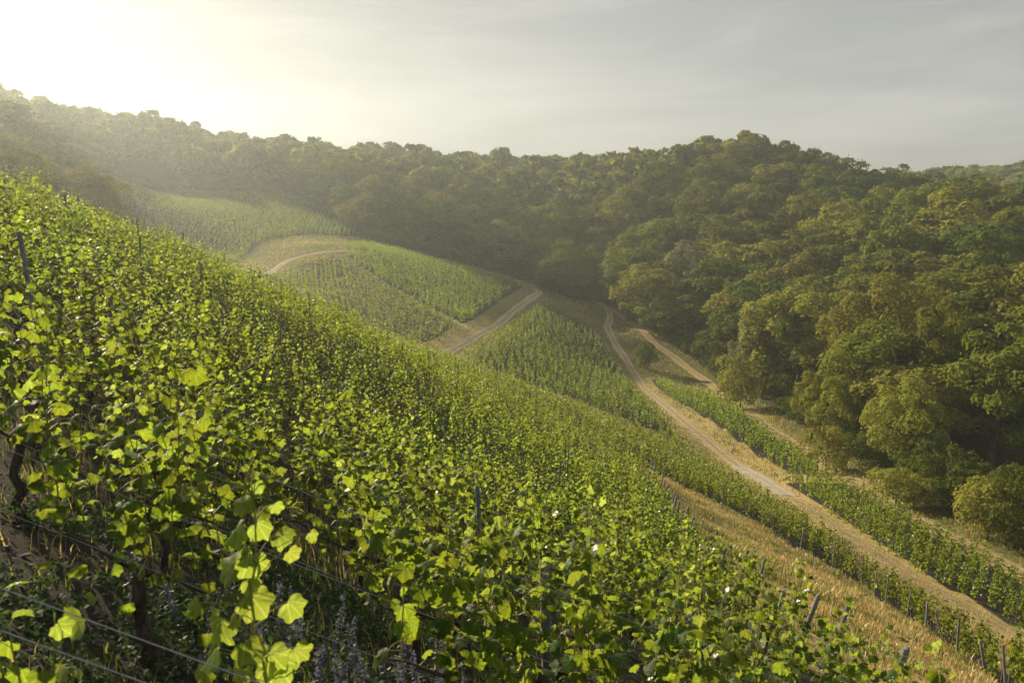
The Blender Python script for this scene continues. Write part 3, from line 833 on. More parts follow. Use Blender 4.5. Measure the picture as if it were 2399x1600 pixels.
def crown_geo(seed, H, rad, bottom, nclump, nleaf, lsize, lumpy=.28, flat=1.0, top=1.0):
    """Crown of many leaf clumps between height bottom and H; returns leaf faces and the clump centres."""
    r = np.random.default_rng(seed)
    cz, rz = (H+bottom)/2, (H-bottom)/2
    cs, rs = [], []
    tries = 0
    while len(cs) < nclump and tries < 6000:
        tries += 1
        d = r.normal(0, 1, 3); d /= np.linalg.norm(d)
        if d[2] < -.75: continue
        q = r.uniform(.35, .93)
        shape = 1.0 if d[2] > 0 else (1-.25*d[2]**2)
        c = np.array([d[0]*rad*q*shape, d[1]*rad*q*shape, cz+d[2]*rz*q])
        c += r.normal(0, rad*.05, 3)
        cr = rad*lumpy*r.uniform(.65, 1.3)
        if any(np.linalg.norm(c-o) < .56*(cr+ocr) for o, ocr in zip(cs, rs)): continue
        cs.append(c); rs.append(cr)
    per = nleaf//len(cs)
    CC, NN = [], []
    for c, cr in zip(cs, rs):
        k = int(per*(cr/(rad*lumpy))**1.6)+8
        d = r.normal(0, 1, (k, 3)); d /= np.linalg.norm(d, axis=1)[:, None]
        # most leaves towards the light, above and outside
        out = c-np.array([0, 0, cz-rz*.3]); out /= np.linalg.norm(out)+1e-9
        d = d+(out*.45+np.array([0, 0, .42])); d /= np.linalg.norm(d, axis=1)[:, None]
        q = cr*(1-.4*r.random(k)**2.5)*(1+.16*np.sin(d[:, 0]*7+seed)*np.sin(d[:, 1]*6+c[0]))
        p = c+d*q[:, None]*np.array([1, 1, .80*flat])
        CC.append(p); NN.append(d*.9+np.array([0, 0, .15])+r.normal(0, .34, (k, 3)))
    # stray twigs break the outline
    k = nleaf//26
    j = r.integers(0, len(cs), k)
    d = r.normal(0, 1, (k, 3)); d[:, 2] = np.abs(d[:, 2])*.8; d /= np.linalg.norm(d, axis=1)[:, None]
    CC.append(np.array(cs)[j]+d*(np.array(rs)[j]*r.uniform(1.0, 1.22, k))[:, None]); NN.append(r.normal(0, 1, (k, 3)))
    C, Nn = np.concatenate(CC), np.concatenate(NN)
    C[:, 2] = np.maximum(C[:, 2], .25)
    V, Q4 = quads(C, Nn, lsize, r)
    return V, Q4, np.array(cs)

def trunk_mesh(seed, H, rad, cs, bottom):
    r = np.random.default_rng(seed+5)
    mb = MB()
    zt = bottom+(H-bottom)*.55
    zz = np.linspace(-.6, zt, 7)
    ax = np.c_[np.cumsum(r.normal(0, .06*rad/4, 7)), np.cumsum(r.normal(0, .06*rad/4, 7)), zz]
    tr = .028*H*np.linspace(1, .35, 7); tr[0] *= 1.35
    mb.tube(ax, tr, 7)
    for c in cs[r.permutation(len(cs))[:9]]:
        s = r.uniform(.35, .85); p0 = ax[0]*(1-s)+ax[-1]*s
        p0 = np.array([np.interp(p0[2], ax[:, 2], ax[:, 0]), np.interp(p0[2], ax[:, 2], ax[:, 1]), p0[2]])
        mid = (p0+c)/2+r.normal(0, .25, 3)+np.array([0, 0, -.2])
        mb.tube(np.array([p0, mid, c]), np.array([.011*H, .007*H, .002*H]), 5)
    return mb.mesh('trunk', M_TBARK)

def fir_geo(seed, H, rad, n, lsize):
    r = np.random.default_rng(seed)
    z = H*(1-r.random(n)**.55*.93)
    rr = rad*(1-z/H)**.85*(.35+.65*r.random(n)**.4)*(1+.3*np.sin(z*3.2))
    a = r.uniform(0, 2*math.pi, n)
    C = np.c_[rr*np.cos(a), rr*np.sin(a), z-rr*.25]
    V, Q4 = quads(C, np.c_[np.cos(a)*.3, np.sin(a)*.3, np.ones(n)]+r.normal(0, .3, (n, 3)), lsize, r, .35)
    return V, Q4, np.array([[0, 0, H*.7]])

KINDS = {  # material, crown bottom, clumps, lumpiness, flat
    'oak': (M_OAK, .14, 30, .35, .95), 'beech': (M_BEECH, .10, 26, .38, .9), 'ash': (M_ASH, .12, 34, .32, 1.05),
    'silver': (M_SILVER, .10, 40, .27, 1.05), 'shrub': (M_BEECH, .02, 20, .40, .9), 'paleshrub': (M_ASH, .02, 18, .42, 1.0), 'rust': (M_RUST, .2, 26, .30, .9)}
_tree_cache = {}
def tree_proto(kind, lod, var):
    """Unit prototypes at 12 m height, radius about 4.8 m (shrubs 4 m and 2.2 m); scaled when placed."""
    key = (kind, lod, var)
    if key not in _tree_cache:
        seed = 1000+hash_(kind)*37+var*11+lod
        small = 'shrub' in kind
        H, rad = (4.0, 2.2) if small else (12.0, 4.8)
        if kind == 'fir':
            V, Q4, cs = fir_geo(seed, 14, 3.0, [6000, 2200, 500][lod], [.30, .5, .9][lod])
            _tree_cache[key] = (mesh_np('crown', V, [Q4], M_FIR), trunk_mesh(seed, 14, 3, cs, 2), V, Q4, M_FIR)
            return _tree_cache[key]
        mat, bot, ncl, lum, flat = KINDS[kind]
        nl = [10500, 4800, 290][lod]; ls = [.20, .29, 1.02][lod]
        if small: nl = [3200, 1300, 300][lod]; ls = [.13, .20, .40][lod]
        r = np.random.default_rng(seed)
        V, Q4, cs = crown_geo(seed, H, rad*r.uniform(.9, 1.1), H*bot, ncl if lod < 2 else ncl//2, nl, ls, lum*r.uniform(.9, 1.12), flat)
        _tree_cache[key] = (mesh_np('crown', V, [Q4], mat), trunk_mesh(seed, H, rad, cs, H*bot), V, Q4, mat)
    return _tree_cache[key]
def hash_(s): return sum(ord(c)*(i+3) for i, c in enumerate(s)) % 97

def put_tree(name, kind, lod, var, x, y, H, rad, label, cat='tree', group=None, tilt=0.0, sink=0.0):
    crown, trunk = tree_proto(kind, lod, var)[:2]
    h0, r0 = (4.0, 2.2) if 'shrub' in kind else (14.0, 3.0) if kind == 'fir' else (12.0, 4.8)
    root = link(name, None, loc=(x, y, h1(x, y)-sink), label=label, cat=cat, group=group, rz=random.uniform(0, 6.28))
    root.scale = (rad/r0, rad/r0, H/h0)
    link('trunk', trunk, root); link('crown', crown, root)
    return root

# trees one can single out (plan position from bearing and distance; height and radius in metres)
taken = []
def at_bearing(u, d):
    """plan point at fraction u across the field of view and depth d along the axis"""
    x = (u-.5)*36/26*d
    y = d*.985
    for _ in range(6):
        z = h1(x, y); fw = y*CP_-z*SP_; y += (d-fw)/CP_
    return x, y
SOLO = [  # u, depth, kind, H, rad, label
    (.968, 80, 'oak', 15.0, 5.6, 'rounded full-crowned tree standing forward of the wood at the right frame edge'),
    (.858, 104, 'ash', 20.0, 6.4, 'tall pale billowing tree in the middle of the right-hand wood'),
    (.835, 98, 'ash', 14.0, 4.6, 'pale tree leaning against the left side of the tall billowing tree'),
    (.905, 92, 'oak', 17.0, 5.0, 'golden-topped tree between the billowing tree and the rounded one'),
    (.742, 128, 'silver', 17.0, 4.6, 'silvery grey-leaved tree whose crown hangs over the dark forest edge'),
    (.725, 131, 'silver', 11.5, 3.2, 'smaller silvery tree below and beside the hanging silver crown'),
    (.758, 124, 'oak', 13.0, 3.6, 'upright olive tree just right of the silvery pair'),
    (.722, 118, 'paleshrub', 8.0, 3.6, 'bushy yellow-green tree low on the forest edge, below the silver trees'),
    (.664, 182, 'silver', 18.0, 6.4, 'big pale rounded tree catching the sun high on the wooded slope'),
    (.672, 172, 'silver', 13.0, 4.4, 'small pale tree in front of the big sunlit rounded tree'),
    (.635, 200, 'silver', 12.0, 5.0, 'pale tree left of the big sunlit rounded tree, in the haze'),
    (.792, 98, 'ash', 9.5, 2.8, 'slim grey-green young tree at the forest edge above the track'),
    (.818, 92, 'ash', 10.0, 2.8, 'slim pale tree with ragged top beside the dark forest gap'),
    (.882, 80, 'ash', 10.5, 3.4, 'soft grey-green tree in front of the dark right-hand wood'),
    (.805, 84, 'paleshrub', 5.0, 2.6, 'pale bush at the forest edge where the verge narrows'),
    (.875, 70, 'paleshrub', 3.6, 2.0, 'yellow-green bush beside the verge under the grey-green tree'),
    (.893, 69, 'paleshrub', 3.0, 1.8, 'smaller twin bush right of the yellow-green verge bush'),
    (.963, 60, 'paleshrub', 5.0, 2.4, 'rounded grey-green bush near the lower right forest edge'),
    (.995, 58, 'shrub', 6.0, 2.6, 'dark bush cut by the right frame edge beside the verge'),
    (.6295, 150, 'shrub', 5.4, 2.1, 'lone dark bush on the grass between the two valley tracks'),
    (.545, 196, 'oak', 11.0, 5.6, 'broad hazy tree at the bend where the contour track ends'),
    (.565, 203, 'oak', 10.0, 5.0, 'second hazy tree right of the track-end tree'),
    (.862, 235, 'fir', 15.0, 4.6, 'dark conifer among broadleaf crowns below the skyline on the right'),
    (.985, 235, 'rust', 15.0, 5.0, 'rusty brown tree near the right frame edge high in the wood'),
    (.958, 240, 'rust', 11.0, 4.2, 'smaller reddish tree left of the rusty brown tree'),
]
for i, (u, d, kind, H, rad, lab) in enumerate(SOLO):
    x, y = at_bearing(u, d)
    put_tree({'fir': 'conifer_tree', 'shrub': 'bush', 'paleshrub': 'bush'}.get(kind, 'tree'), kind, 0 if d < 150 else 1, i % 3, x, y, H, rad, lab, 'bush' if 'shrub' in kind else 'tree', 'single trees of the wood')
    taken.append((x, y, rad))

# the wood: jittered planting over the slopes in view
cand = []
def plant(x0, x1, y0, y1, sp, jit):
    nxx, nyy = int((x1-x0)/sp), int((y1-y0)/(sp*.87))
    for j in range(nyy):
        for i in range(nxx):
            cand.append((x0+(i+.5*(j % 2))*sp+random.uniform(-jit, jit), y0+j*sp*.87+random.uniform(-jit, jit)))
plant(-340, 300, 20, 370, 8.2, 2.6)
n_a = len(cand)
plant(80, 460, 370, 540, 10.0, 3.0)
plant(-260, 80, 370, 420, 9.0, 3.0)
cand = np.array(cand)
cand = cand[inpoly(cand[:, 0], cand[:, 1], FOREST_POLY)]
cz = hz(cand[:, 0], cand[:, 1])
Hh = rng.uniform(9.5, 16.5, len(cand)); Rr = rng.uniform(4.6, 7.2, len(cand))*np.where(Hh > 14, 1.1, 1)
lft = (cand[:, 0] < -55) & (cand[:, 1] < 232); Hh[lft] *= .62; Rr[lft] *= .8
rgt = (cand[:, 0] > 38) & (np.hypot(cand[:, 0], cand[:, 1]) < 230); Hh[rgt] *= 1.15; Rr[rgt] *= 1.22
far = np.hypot(cand[:, 0], cand[:, 1]) > 380
Rr[far] *= 1.25
u_, v_, d_ = view(cand[:, 0], cand[:, 1], cz+Hh*.8)
inn = (u_+Rr/d_*.72 > .0) & (u_-Rr/d_*.72 < 1.0)
ok = (rng.random(len(cand)) > np.where((u_ > .68) & (d_ < 200), .32, .05)) & (u_ > -.12) & (u_ < 1.12) & (inn | ((d_ > 150) & (u_ > -.07) & (u_ < 1.05))) & (d_ > np.where(u_ > .7, 76, 45)) & seen(cand[:, 0], cand[:, 1], cz+Hh+2)
for (x, y, rr) in taken:
    ok &= np.hypot(cand[:, 0]-x, cand[:, 1]-y) > rr*.75
# keep clear of the sight lines in front of the single trees only where they would touch
cand, cz, Hh, Rr, u_, v_, d_ = [a[ok] for a in (cand, cz, Hh, Rr, u_, v_, d_)]
o_ = np.argsort(d_-1000*((u_+Rr/d_*.6 > 0) & (u_-Rr/d_*.6 < 1)))
cand, cz, Hh, Rr, u_, v_, d_ = [a[o_] for a in (cand, cz, Hh, Rr, u_, v_, d_)]
kinds_near = ['oak', 'ash', 'beech', 'oak', 'oak', 'ash', 'oak', 'ash']
kinds_far = ['oak', 'beech', 'oak', 'beech', 'ash', 'oak']
N_TREES = 320
zones = {}
stuff_trees = []
things_t = []
for i in range(len(cand)):
    if (i < N_TREES and u_[i]+Rr[i]/d_[i]*.6 > 0 and u_[i]-Rr[i]/d_[i]*.6 < 1) or d_[i] < 150: things_t.append(i)
    else: stuff_trees.append(i)
# tiers above the forest edge, counted from the lowest crown upwards within each part of the wood
def zone_of(i):
    x, y = cand[i]
    return 'right-hand wood' if u_[i] > .70 else 'valley head wood' if u_[i] > .42 else 'hazy ridge wood'
for i in things_t: zones.setdefault(zone_of(i), []).append(i)
tier_of = {}
for zn, L_ in zones.items():
    L_.sort(key=lambda i: -v_[i])
    per = 22
    for t in range(0, len(L_), per):
        row = sorted(L_[t:t+per], key=lambda i: u_[i])
        for k, i in enumerate(row): tier_of[i] = (zn, t//per+1, k+1)
SHAPE = {'oak': 'broad olive-green', 'beech': 'dense dark green', 'ash': 'lighter yellow-green'}
for i in things_t:
    kd = (kinds_near if d_[i] < 150 else kinds_far)[int(rng.integers(0, 8 if d_[i] < 150 else 6))]
    zn, t, k = tier_of[i]
    put_tree('tree', kd, 0 if d_[i] < 125 else 1, int(rng.integers(0, 4 if d_[i] < 125 else 3)), cand[i, 0], cand[i, 1], Hh[i], Rr[i],
             f'{SHAPE[kd]} tree, {ordw(t)} tier up the {zn}, {ordw(k)} from left', 'tree', 'trees of the '+zn)
# the rest of the wood reads as one mass
VV, QQ, MI, n = [], [], [], 0
mats = [M_OAK, M_BEECH, M_ASH]
for i in stuff_trees:
    kd = ['oak', 'beech', 'oak', 'ash'][int(rng.integers(0, 4))]
    V, Q4 = tree_proto(kd, 2, int(rng.integers(0, 4)))[2:4]
    a = random.uniform(0, 6.28); ca, sa = math.cos(a), math.sin(a)
    s, sz = Rr[i]/4.8, Hh[i]/12
    W = np.c_[(V[:, 0]*ca-V[:, 1]*sa)*s+cand[i, 0], (V[:, 0]*sa+V[:, 1]*ca)*s+cand[i, 1], V[:, 2]*sz+cz[i]]
    VV.append(W); QQ.append(Q4+n); n += len(W); MI += [mats.index(KINDS[kd][0])]*len(Q4)
if VV:
    link('distant_wood', mesh_np('distant_wood', np.concatenate(VV), [np.concatenate(QQ)], mats, midx=MI), kind='stuff', label='far tree crowns merging into one mass along the ridges', cat='wood')
print('trees', len(things_t), 'stuff', len(stuff_trees))
# undergrowth along the foot of the wood
edge = smooth_line(FOREST[0:-1]+[(-121, 234), (-119, 212), (-106, 178), (-90, 155)], 3.0)
k = 0
for (x, y) in edge:
    for rep in range(2):
        xx, yy = x+random.uniform(-1.0, 3.0)+rep*2.5*(1 if y < 190 else 0), y+random.uniform(-1, 3)*(1 if y > 150 else .4)+rep*3*(1 if y > 190 else 0)
        uq, vq, dq = view(xx, yy, h1(xx, yy)+1)
        if not (0 < uq < 1): continue
        if any(math.hypot(xx-a, yy-b) < rr*.5 for a, b, rr in taken): continue
        if dq < 70 and rep == 0 and random.random() < .15: continue
        k += 1
        put_tree('shrub', 'shrub', 0 if dq < 110 else 1, k % 3, xx, yy, random.uniform(2.4, 5.2), random.uniform(1.6, 2.8),
                 f'{"low dark" if k % 2 else "round green"} shrub at the foot of the wood, {ordw(k)} along its edge from the right', 'shrub', 'undergrowth along the forest edge')
print('shrubs', k)


# ------------------------------------------------------------------ the farther vineyards: past counting, real small leaves
vineyard = link('vineyard_rows', None, loc=(0, 0, 0), kind='stuff', label='rows of smaller vines covering the terraces beyond the near slope', cat='vineyard')
KITE = np.array([(0, -.75, 0), (-.72, .05, .08), (0, .85, -.12), (.72, .05, .08)])
def kite_cloud(P, out, size, r):
    """Leaf-sized folded faces at P, facing roughly along out."""
    n = len(P)
    Nn = out+r.normal(0, .5, (n, 3)); Nn /= np.linalg.norm(Nn, axis=1)[:, None]
    tip = np.c_[r.normal(0, .6, n), r.normal(0, .6, n), -np.ones(n)]
    tip -= Nn*(tip*Nn).sum(1)[:, None]; tip /= np.linalg.norm(tip, axis=1)[:, None]
    x = np.cross(tip, Nn)
    s = (size*r.uniform(.7, 1.25, n))[:, None, None]
    V = P[:, None, :]+s*(KITE[None, :, 0:1]*x[:, None, :]+KITE[None, :, 1:2]*tip[:, None, :]+KITE[None, :, 2:3]*Nn[:, None, :])
    return V.reshape(-1, 3), np.arange(4*n).reshape(-1, 4)
def canopy(pts, nleaf, size, name, hgt=1.95, spread=.55, thick=.17, low=.55, seed=1, spike=0.0, mats=(M_LEAFD, M_YOUNGD), tall=.25):
    """Trellised or staked canopy for many vines at once."""
    r = np.random.default_rng(seed)
    pts = np.asarray(pts, float); n = len(pts)
    H = hgt*r.uniform(.82, 1.12, n)
    k = nleaf
    ii = np.repeat(np.arange(n), k)
    t = r.random(n*k)
    zr = low+(H[ii]-low)*t
    wid = np.where(r.random(n*k) < .12, tall, 0)*t
    nsh = 5
    sh = r.integers(0, nsh, n*k)                               # leaves gather along a few shoots per vine
    sx = r.uniform(-spread, spread, (n, nsh))[ii, sh]; sy = r.normal(0, thick*.6, (n, nsh))[ii, sh]
    hsv = r.uniform(.70, 1.10, (n, nsh)); hsv += (r.random((n, nsh)) < .16)*r.uniform(.1, .32, (n, nsh)); hs = hsv[ii, sh]
    taper = 1-spike*t
    X = pts[ii, 0]+sx*taper+r.normal(0, .07, n*k)
    Y = pts[ii, 1]+sy*taper+r.normal(0, thick*.6, n*k)*(1-.5*t)
    Z = pts[ii, 2]+low+(zr-low)*hs
    out = np.c_[r.normal(0, .5, n*k), np.sign(r.normal(0, 1, n*k))*.7, .35+.5*t]
    sz = size*np.where(t > .85, .7, 1.0)
    V, Q4 = kite_cloud(np.c_[X, Y, Z], out, sz, r)
    mi = (t*hs > .86).astype(int)
    return mesh_np(name, V, [Q4], list(mats), midx=mi)
def stems(pts, h, rad, name, mat):
    pts = np.asarray(pts, float); n = len(pts)
    a = np.array([0, 2.094, 4.189]); ring = np.c_[np.cos(a), np.sin(a)]*rad
    base = pts[:, None, :]+np.r_['-1', ring, np.full((3, 1), -.2)][None]
    lean = np.random.default_rng(4).normal(0, .05, (n, 1, 2))
    topv = pts[:, None, :]+np.r_['-1', ring*.8, np.full((3, 1), h)][None]
    topv[..., :2] += lean*h
    V = np.concatenate([base, topv], 1).reshape(-1, 3)
    f = np.array([(0, 1, 4, 3), (1, 2, 5, 4), (2, 0, 3, 5)])
    Qs = (f[None]+6*np.arange(n)[:, None, None]).reshape(-1, 4)
    T = (np.array([[3, 4, 5]])[None]+6*np.arange(n)[:, None, None]).reshape(-1, 3)
    return mesh_np(name, V, [Qs, T], mat)
def rows_in(poly, sp, vs, ang=0.0, keep=1.0, avoid=None, jx=.12, jy=.08):
    """Vine positions on rows across a plot; ang turns the rows."""
    p = np.array(poly); c = p.mean(0); L = np.abs(p-c).max()*1.6
    yy = np.arange(-L, L, sp); xx = np.arange(-L, L, vs)
    X, Y = np.meshgrid(xx, yy)
    X = X+rng.uniform(-jx, jx, X.shape); Y = Y+rng.uniform(-jy, jy, Y.shape)
    x = c[0]+X*math.cos(ang)-Y*math.sin(ang); y = c[1]+X*math.sin(ang)+Y*math.cos(ang)
    ok = inpoly(x, y, poly) & (rng.random(x.shape) < keep)
    x, y = x[ok], y[ok]
    for ln, dmin in (avoid or []):
        k = dist_line(x, y, np.asarray(ln, float)) > dmin
        x, y = x[k], y[k]
    z = hz(x, y)
    u, v, d = view(x, y, z+1)
    k = (u > -.04) & (u < 1.04) & (v < 1.12) & seen(x, y, z+2.4)
    return np.c_[x[k], y[k], z[k]]
# remaining vines of the near slope
if far_vines:
    fv = np.array(far_vines)
    link('far_slope_foliage', canopy(fv, 120, .082, 'far_slope_foliage', seed=3), vineyard, kind='stuff', label='sunlit vines towards the brow of the near slope')
    link('far_slope_trunk', stems(fv, .75, .035, 'far_slope_trunk', M_BARK), vineyard, kind='stuff')
roads = [(RB, 1.9), (RA, 2.0)]
band = rows_in(BAND, 1.62, 1.05, 0, .97, roads)
nearb = band[:, 1] < 58
link('band_foliage', canopy(band[nearb], 190, .082, 'band_foliage', 1.75, .6, .2, .35, seed=5), vineyard, kind='stuff', label='narrow terrace of vines between the dry grass bank and the track')
link('band_far_foliage', canopy(band[~nearb], 100, .105, 'band_far_foliage', 1.8, .58, .2, .35, seed=6), vineyard, kind='stuff', label='far end of the narrow vine terrace')
link('band_trunk', stems(band, .6, .04, 'band_trunk', M_BARK), vineyard, kind='stuff')
mm = rows_in(M, 1.3, 1.05, R(-32), .97, roads+[(GAP, .9)], .35, .22)
link('middle_field_foliage', canopy(mm, 50, .13, 'middle_field_foliage', 1.65, .34, .13, .15, seed=7, spike=.6, tall=.4), vineyard, kind='stuff', label='steep field of staked vines between the two gravel tracks')
r1 = rows_in(R1, 1.45, 1.05, 0, .97, [(RB, 2.2), (RC, 1.7)])
r2 = rows_in(R2, 1.45, 1.0, 0, .98, [(RB, 1.5), (RC, 1.5)])
link('lower_field_foliage', canopy(r1, 70, .14, 'lower_field_foliage', 1.9, .40, .18, .2, seed=8, spike=.4), vineyard, kind='stuff', label='wedge of vines between the valley tracks')
link('lower_strip_foliage', canopy(r2, 120, .105, 'lower_strip_foliage', 1.9, .46, .2, .25, seed=9, spike=.3), vineyard, kind='stuff', label='long strip of vines beside the lowest track')
u2 = rows_in(U2, 1.4, 1.05, R(-20), .97, [(RA, 4.2), (RU, 1.8)])
link('upper_field_foliage', canopy(u2, 40, .15, 'upper_field_foliage', 1.6, .34, .15, .2, seed=10, spike=.5), vineyard, kind='stuff', label='green field of vines above the contour track')
u3 = rows_in(U3, 1.7, 1.2, R(-20), .74, [(RA, 3.6), (RU, 1.8)])
link('young_field_foliage', canopy(u3, 30, .15, 'young_field_foliage', 1.55, .26, .12, .15, seed=11, spike=.5), vineyard, kind='stuff', label='sparse young vines on dry ground left of the contour track')
u3s = rows_in(U3, 3.4, 2.4, R(-20), .8, [(RA, 3.6), (RU, 1.8)])
link('young_field_stake', stems(u3s, 1.8, .045, 'young_field_stake', M_POST), vineyard, kind='stuff')
u1 = rows_in(U1, 1.7, 1.2, R(8), .97, [(RU, 3)])
link('far_field_foliage', canopy(u1, 34, .19, 'far_field_foliage', 1.7, .36, .15, .2, seed=12, spike=.5), vineyard, kind='stuff', label='hazy far vineyard below the ridge wood')
print('vines', [len(a) for a in (band, mm, r1, r2, u2, u3, u1)])

# posts at the upper ends of the terrace rows
ends = {}
bl = np.array(BAND[1:10])
def band_edge(y): return float(np.interp(-y, -bl[:, 1], bl[:, 0]))
k = 0
for j, y in enumerate(np.arange(21.0, 78, 2.35)):
    x = band_edge(y)-.25+random.uniform(-.2, .2)
    z = h1(x, y)
    u, v, d = view(x, y, z+1)
    if not (0 < u < 1.01 and v < 1.03): continue
    k += 1
    lean = random.choice([0, 0, .0, -.32, -.2, .1])
    o = link('terrace_post', POST_WOOD[j % 3], loc=(x, y, z), cat='post', group='posts along the top of the vine terrace',
             label=f'{"slanting" if abs(lean) > .15 else "upright"} wooden post on the terrace edge above the dry bank, {ordw(k)} from the near end')
    o.rotation_euler = (random.uniform(-.07, .07), lean, random.random())
    o.scale = (.72, .72, random.uniform(.76, 1.0))
for j, y in enumerate(np.arange(36.0, 76, 5.5)):
    x = float(np.interp(y, [36, 42, 50, 60, 70, 80], [32.6, 30.6, 28.9, 28.9, 29.3, 31]))+.15
    z = h1(x, y)
    o = link('strip_post', POST_WOOD[(j+1) % 3], loc=(x, y, z), cat='post', group='posts beside the lower strip of vines', label=f'wooden post at the edge of the lowest vine strip, {ordw(j+1)} from the near end')
    o.rotation_euler = (random.uniform(-.1, .1), random.uniform(-.15, .15), 0); o.scale = (.7, .7, .72)

# ------------------------------------------------------------------ dry grass on the banks and verges
M_STRAW = leaf_mat('straw', (0.48, 0.37, 0.145), (0.52, 0.40, 0.13), rough=.6, spec=.2, hue=.015, val=.3, tmix=.4)
M_GRASS = leaf_mat('green_grass', (0.12, 0.15, 0.035), (0.24, 0.28, 0.05), rough=.6, spec=.2, hue=.02, val=.3, tmix=.45)
def blades(x, y, hgt, wid, name, mats, gfrac, seed=1):
    r = np.random.default_rng(seed)
    n = len(x)
    z = hz(x, y)
    a = r.uniform(0, 6.283, n); lean = r.uniform(.05, .55, n)*hgt
    la = r.uniform(0, 6.283, n)
    dx, dy = np.cos(a)*wid/2, np.sin(a)*wid/2
    mxx, myy = x+np.cos(la)*lean*.35, y+np.sin(la)*lean*.35
    tx, ty = x+np.cos(la)*lean, y+np.sin(la)*lean
    V = np.stack([np.c_[x-dx, y-dy, z-.02], np.c_[x+dx, y+dy, z-.02], np.c_[mxx+dx*.8, myy+dy*.8, z+hgt*.6], np.c_[mxx-dx*.8, myy-dy*.8, z+hgt*.6], np.c_[tx, ty, z+hgt]], 1).reshape(-1, 3)
    b = 5*np.arange(n)[:, None]
    q = b+np.array([[0, 1, 2, 3]]); t = b+np.array([[3, 2, 4]])
    g = (gfrac > r.random(n)).astype(int)
    return mesh_np(name, V, [q, t], mats, midx=np.r_[g, g])
def clump(x, y, s):
    return np.sin(x*1.7*s+np.sin(y*1.3*s)*1.8)*np.sin(y*1.9*s+np.cos(x*1.1*s)*1.5)
def open_ground(x, y):
    m = ~inpoly(x, y, FOREST_POLY)
    for pl in (U1, U2, M, BAND, R1, R2): m &= ~inpoly(x, y, pl)
    m &= ~((y < 84) & (x < np.interp(y, FE_Y, FE_X)+.2))
    return m
def scatter(n, x0, x1, y0, y1, seed):
    r = np.random.default_rng(seed)
    return r.uniform(x0, x1, n), r.uniform(y0, y1, n)
x, y = scatter(260000, 8, 44, 14, 66, 21)
ok = open_ground(x, y); x, y = x[ok], y[ok]
drd = np.minimum(dist_line(x, y, RB[::3]), dist_line(x, y, RC[::3]))
cl = clump(x, y, 1)+.6*clump(x+9, y+4, .35)
rr = np.random.default_rng(22).random(len(x))
ok = (rr < np.clip(.55+.6*cl, .08, 1)) & ((drd > 1.25) | (rr < .10))
u, v, d = view(x, y, hz(x, y)); ok &= (u > 0) & (u < 1.03) & (v < 1.1)
x, y, cl = x[ok], y[ok], cl[ok]
hg = np.random.default_rng(23).uniform(.09, .30, len(x))*(1+.7*np.clip(cl, 0, 1))
link('dry_grass', blades(x, y, hg, .035, 'dry_grass', [M_STRAW, M_GRASS], np.clip(.30+.5*clump(x, y, .22)+.6*np.clip(1-dist_line(x, y, np.array(FOREST[:-2], float))/6, 0, 1), .02, .9), 3), kind='stuff', label='dry straw-coloured grass on the bank and track verges', cat='grass')
n1 = len(x)
x, y = scatter(150000, -60, 44, 66, 212, 31)
ok = open_ground(x, y); x, y = x[ok], y[ok]
drd = np.minimum(np.minimum(dist_line(x, y, RB[::3]), dist_line(x, y, RC[::3])), np.minimum(dist_line(x, y, RA[::3]), dist_line(x, y, RU[::2])))
cl = clump(x, y, .6)
rr = np.random.default_rng(32).random(len(x))
z = hz(x, y)
u, v, d = view(x, y, z); ok = (u > 0) & (u < 1.02) & (rr < np.clip(.6+.5*cl, .1, 1)) & (drd > 1.15) & seen(x, y, z+.4, 40)
x, y = x[ok], y[ok]
link('meadow_grass', blades(x, y, np.random.default_rng(33).uniform(.2, .55, len(x)), .09, 'meadow_grass', [M_STRAW, M_GRASS], np.clip(.62+.5*clump(x, y, .12), .1, .97), 4), kind='stuff', label='tawny and green grass around the valley head', cat='grass')
print('grass', n1, len(x))
# weeds and straw between the near rows
x, y = scatter(52000, -9, 11, 3.0, 20, 41)
ok = (x < np.interp(y, FE_Y, FE_X)) & (x > -(.7*y+.6))
x, y = x[ok], y[ok]
cl = clump(x, y, 1.4)
ok = np.random.default_rng(42).random(len(x)) < np.clip(.45+.6*cl, .04, 1)
x, y, cl = x[ok], y[ok], cl[ok]
link('weeds', blades(x, y, np.random.default_rng(43).uniform(.06, .30, len(x)), .013, 'weeds', [M_STRAW, M_GRASS], np.clip(.72+.4*clump(x, y, .5), .2, .95), 5), kind='stuff', label='low weeds and straw on the soil between the vine rows', cat='weeds')

# leafy ground plants in the shade under the front rows
M_HERB = leaf_mat('herb_leaf', (0.035, 0.060, 0.020), (0.08, 0.13, 0.025), rough=.7, spec=.03, hue=.03, val=.4, tmix=.4)
r = np.random.default_rng(51)
cx, cy = r.uniform(-4.6, 3.2, 1500), r.uniform(3.1, 8.2, 1500)
ok = clump(cx, cy, 1.1) > -.35; cx, cy = cx[ok], cy[ok]
ii = np.repeat(np.arange(len(cx)), 26)
hh = r.uniform(.08, .34, len(cx))[ii]
q = r.random(len(ii))
px_, py_ = cx[ii]+r.normal(0, .075, len(ii)), cy[ii]+r.normal(0, .075, len(ii))
hv_, hf_ = kite_cloud(np.c_[px_, py_, hz(px_, py_)+.02+hh*q], np.c_[r.normal(0, .4, (len(ii), 2)), np.ones(len(ii))], np.full(len(ii), .026)*(1.2-.5*q), r)
link('ground_plants', mesh_np('ground_plants', hv_, [hf_], M_HERB), kind='stuff', label='dark leafy weeds covering the shaded soil under the front rows', cat='weeds')

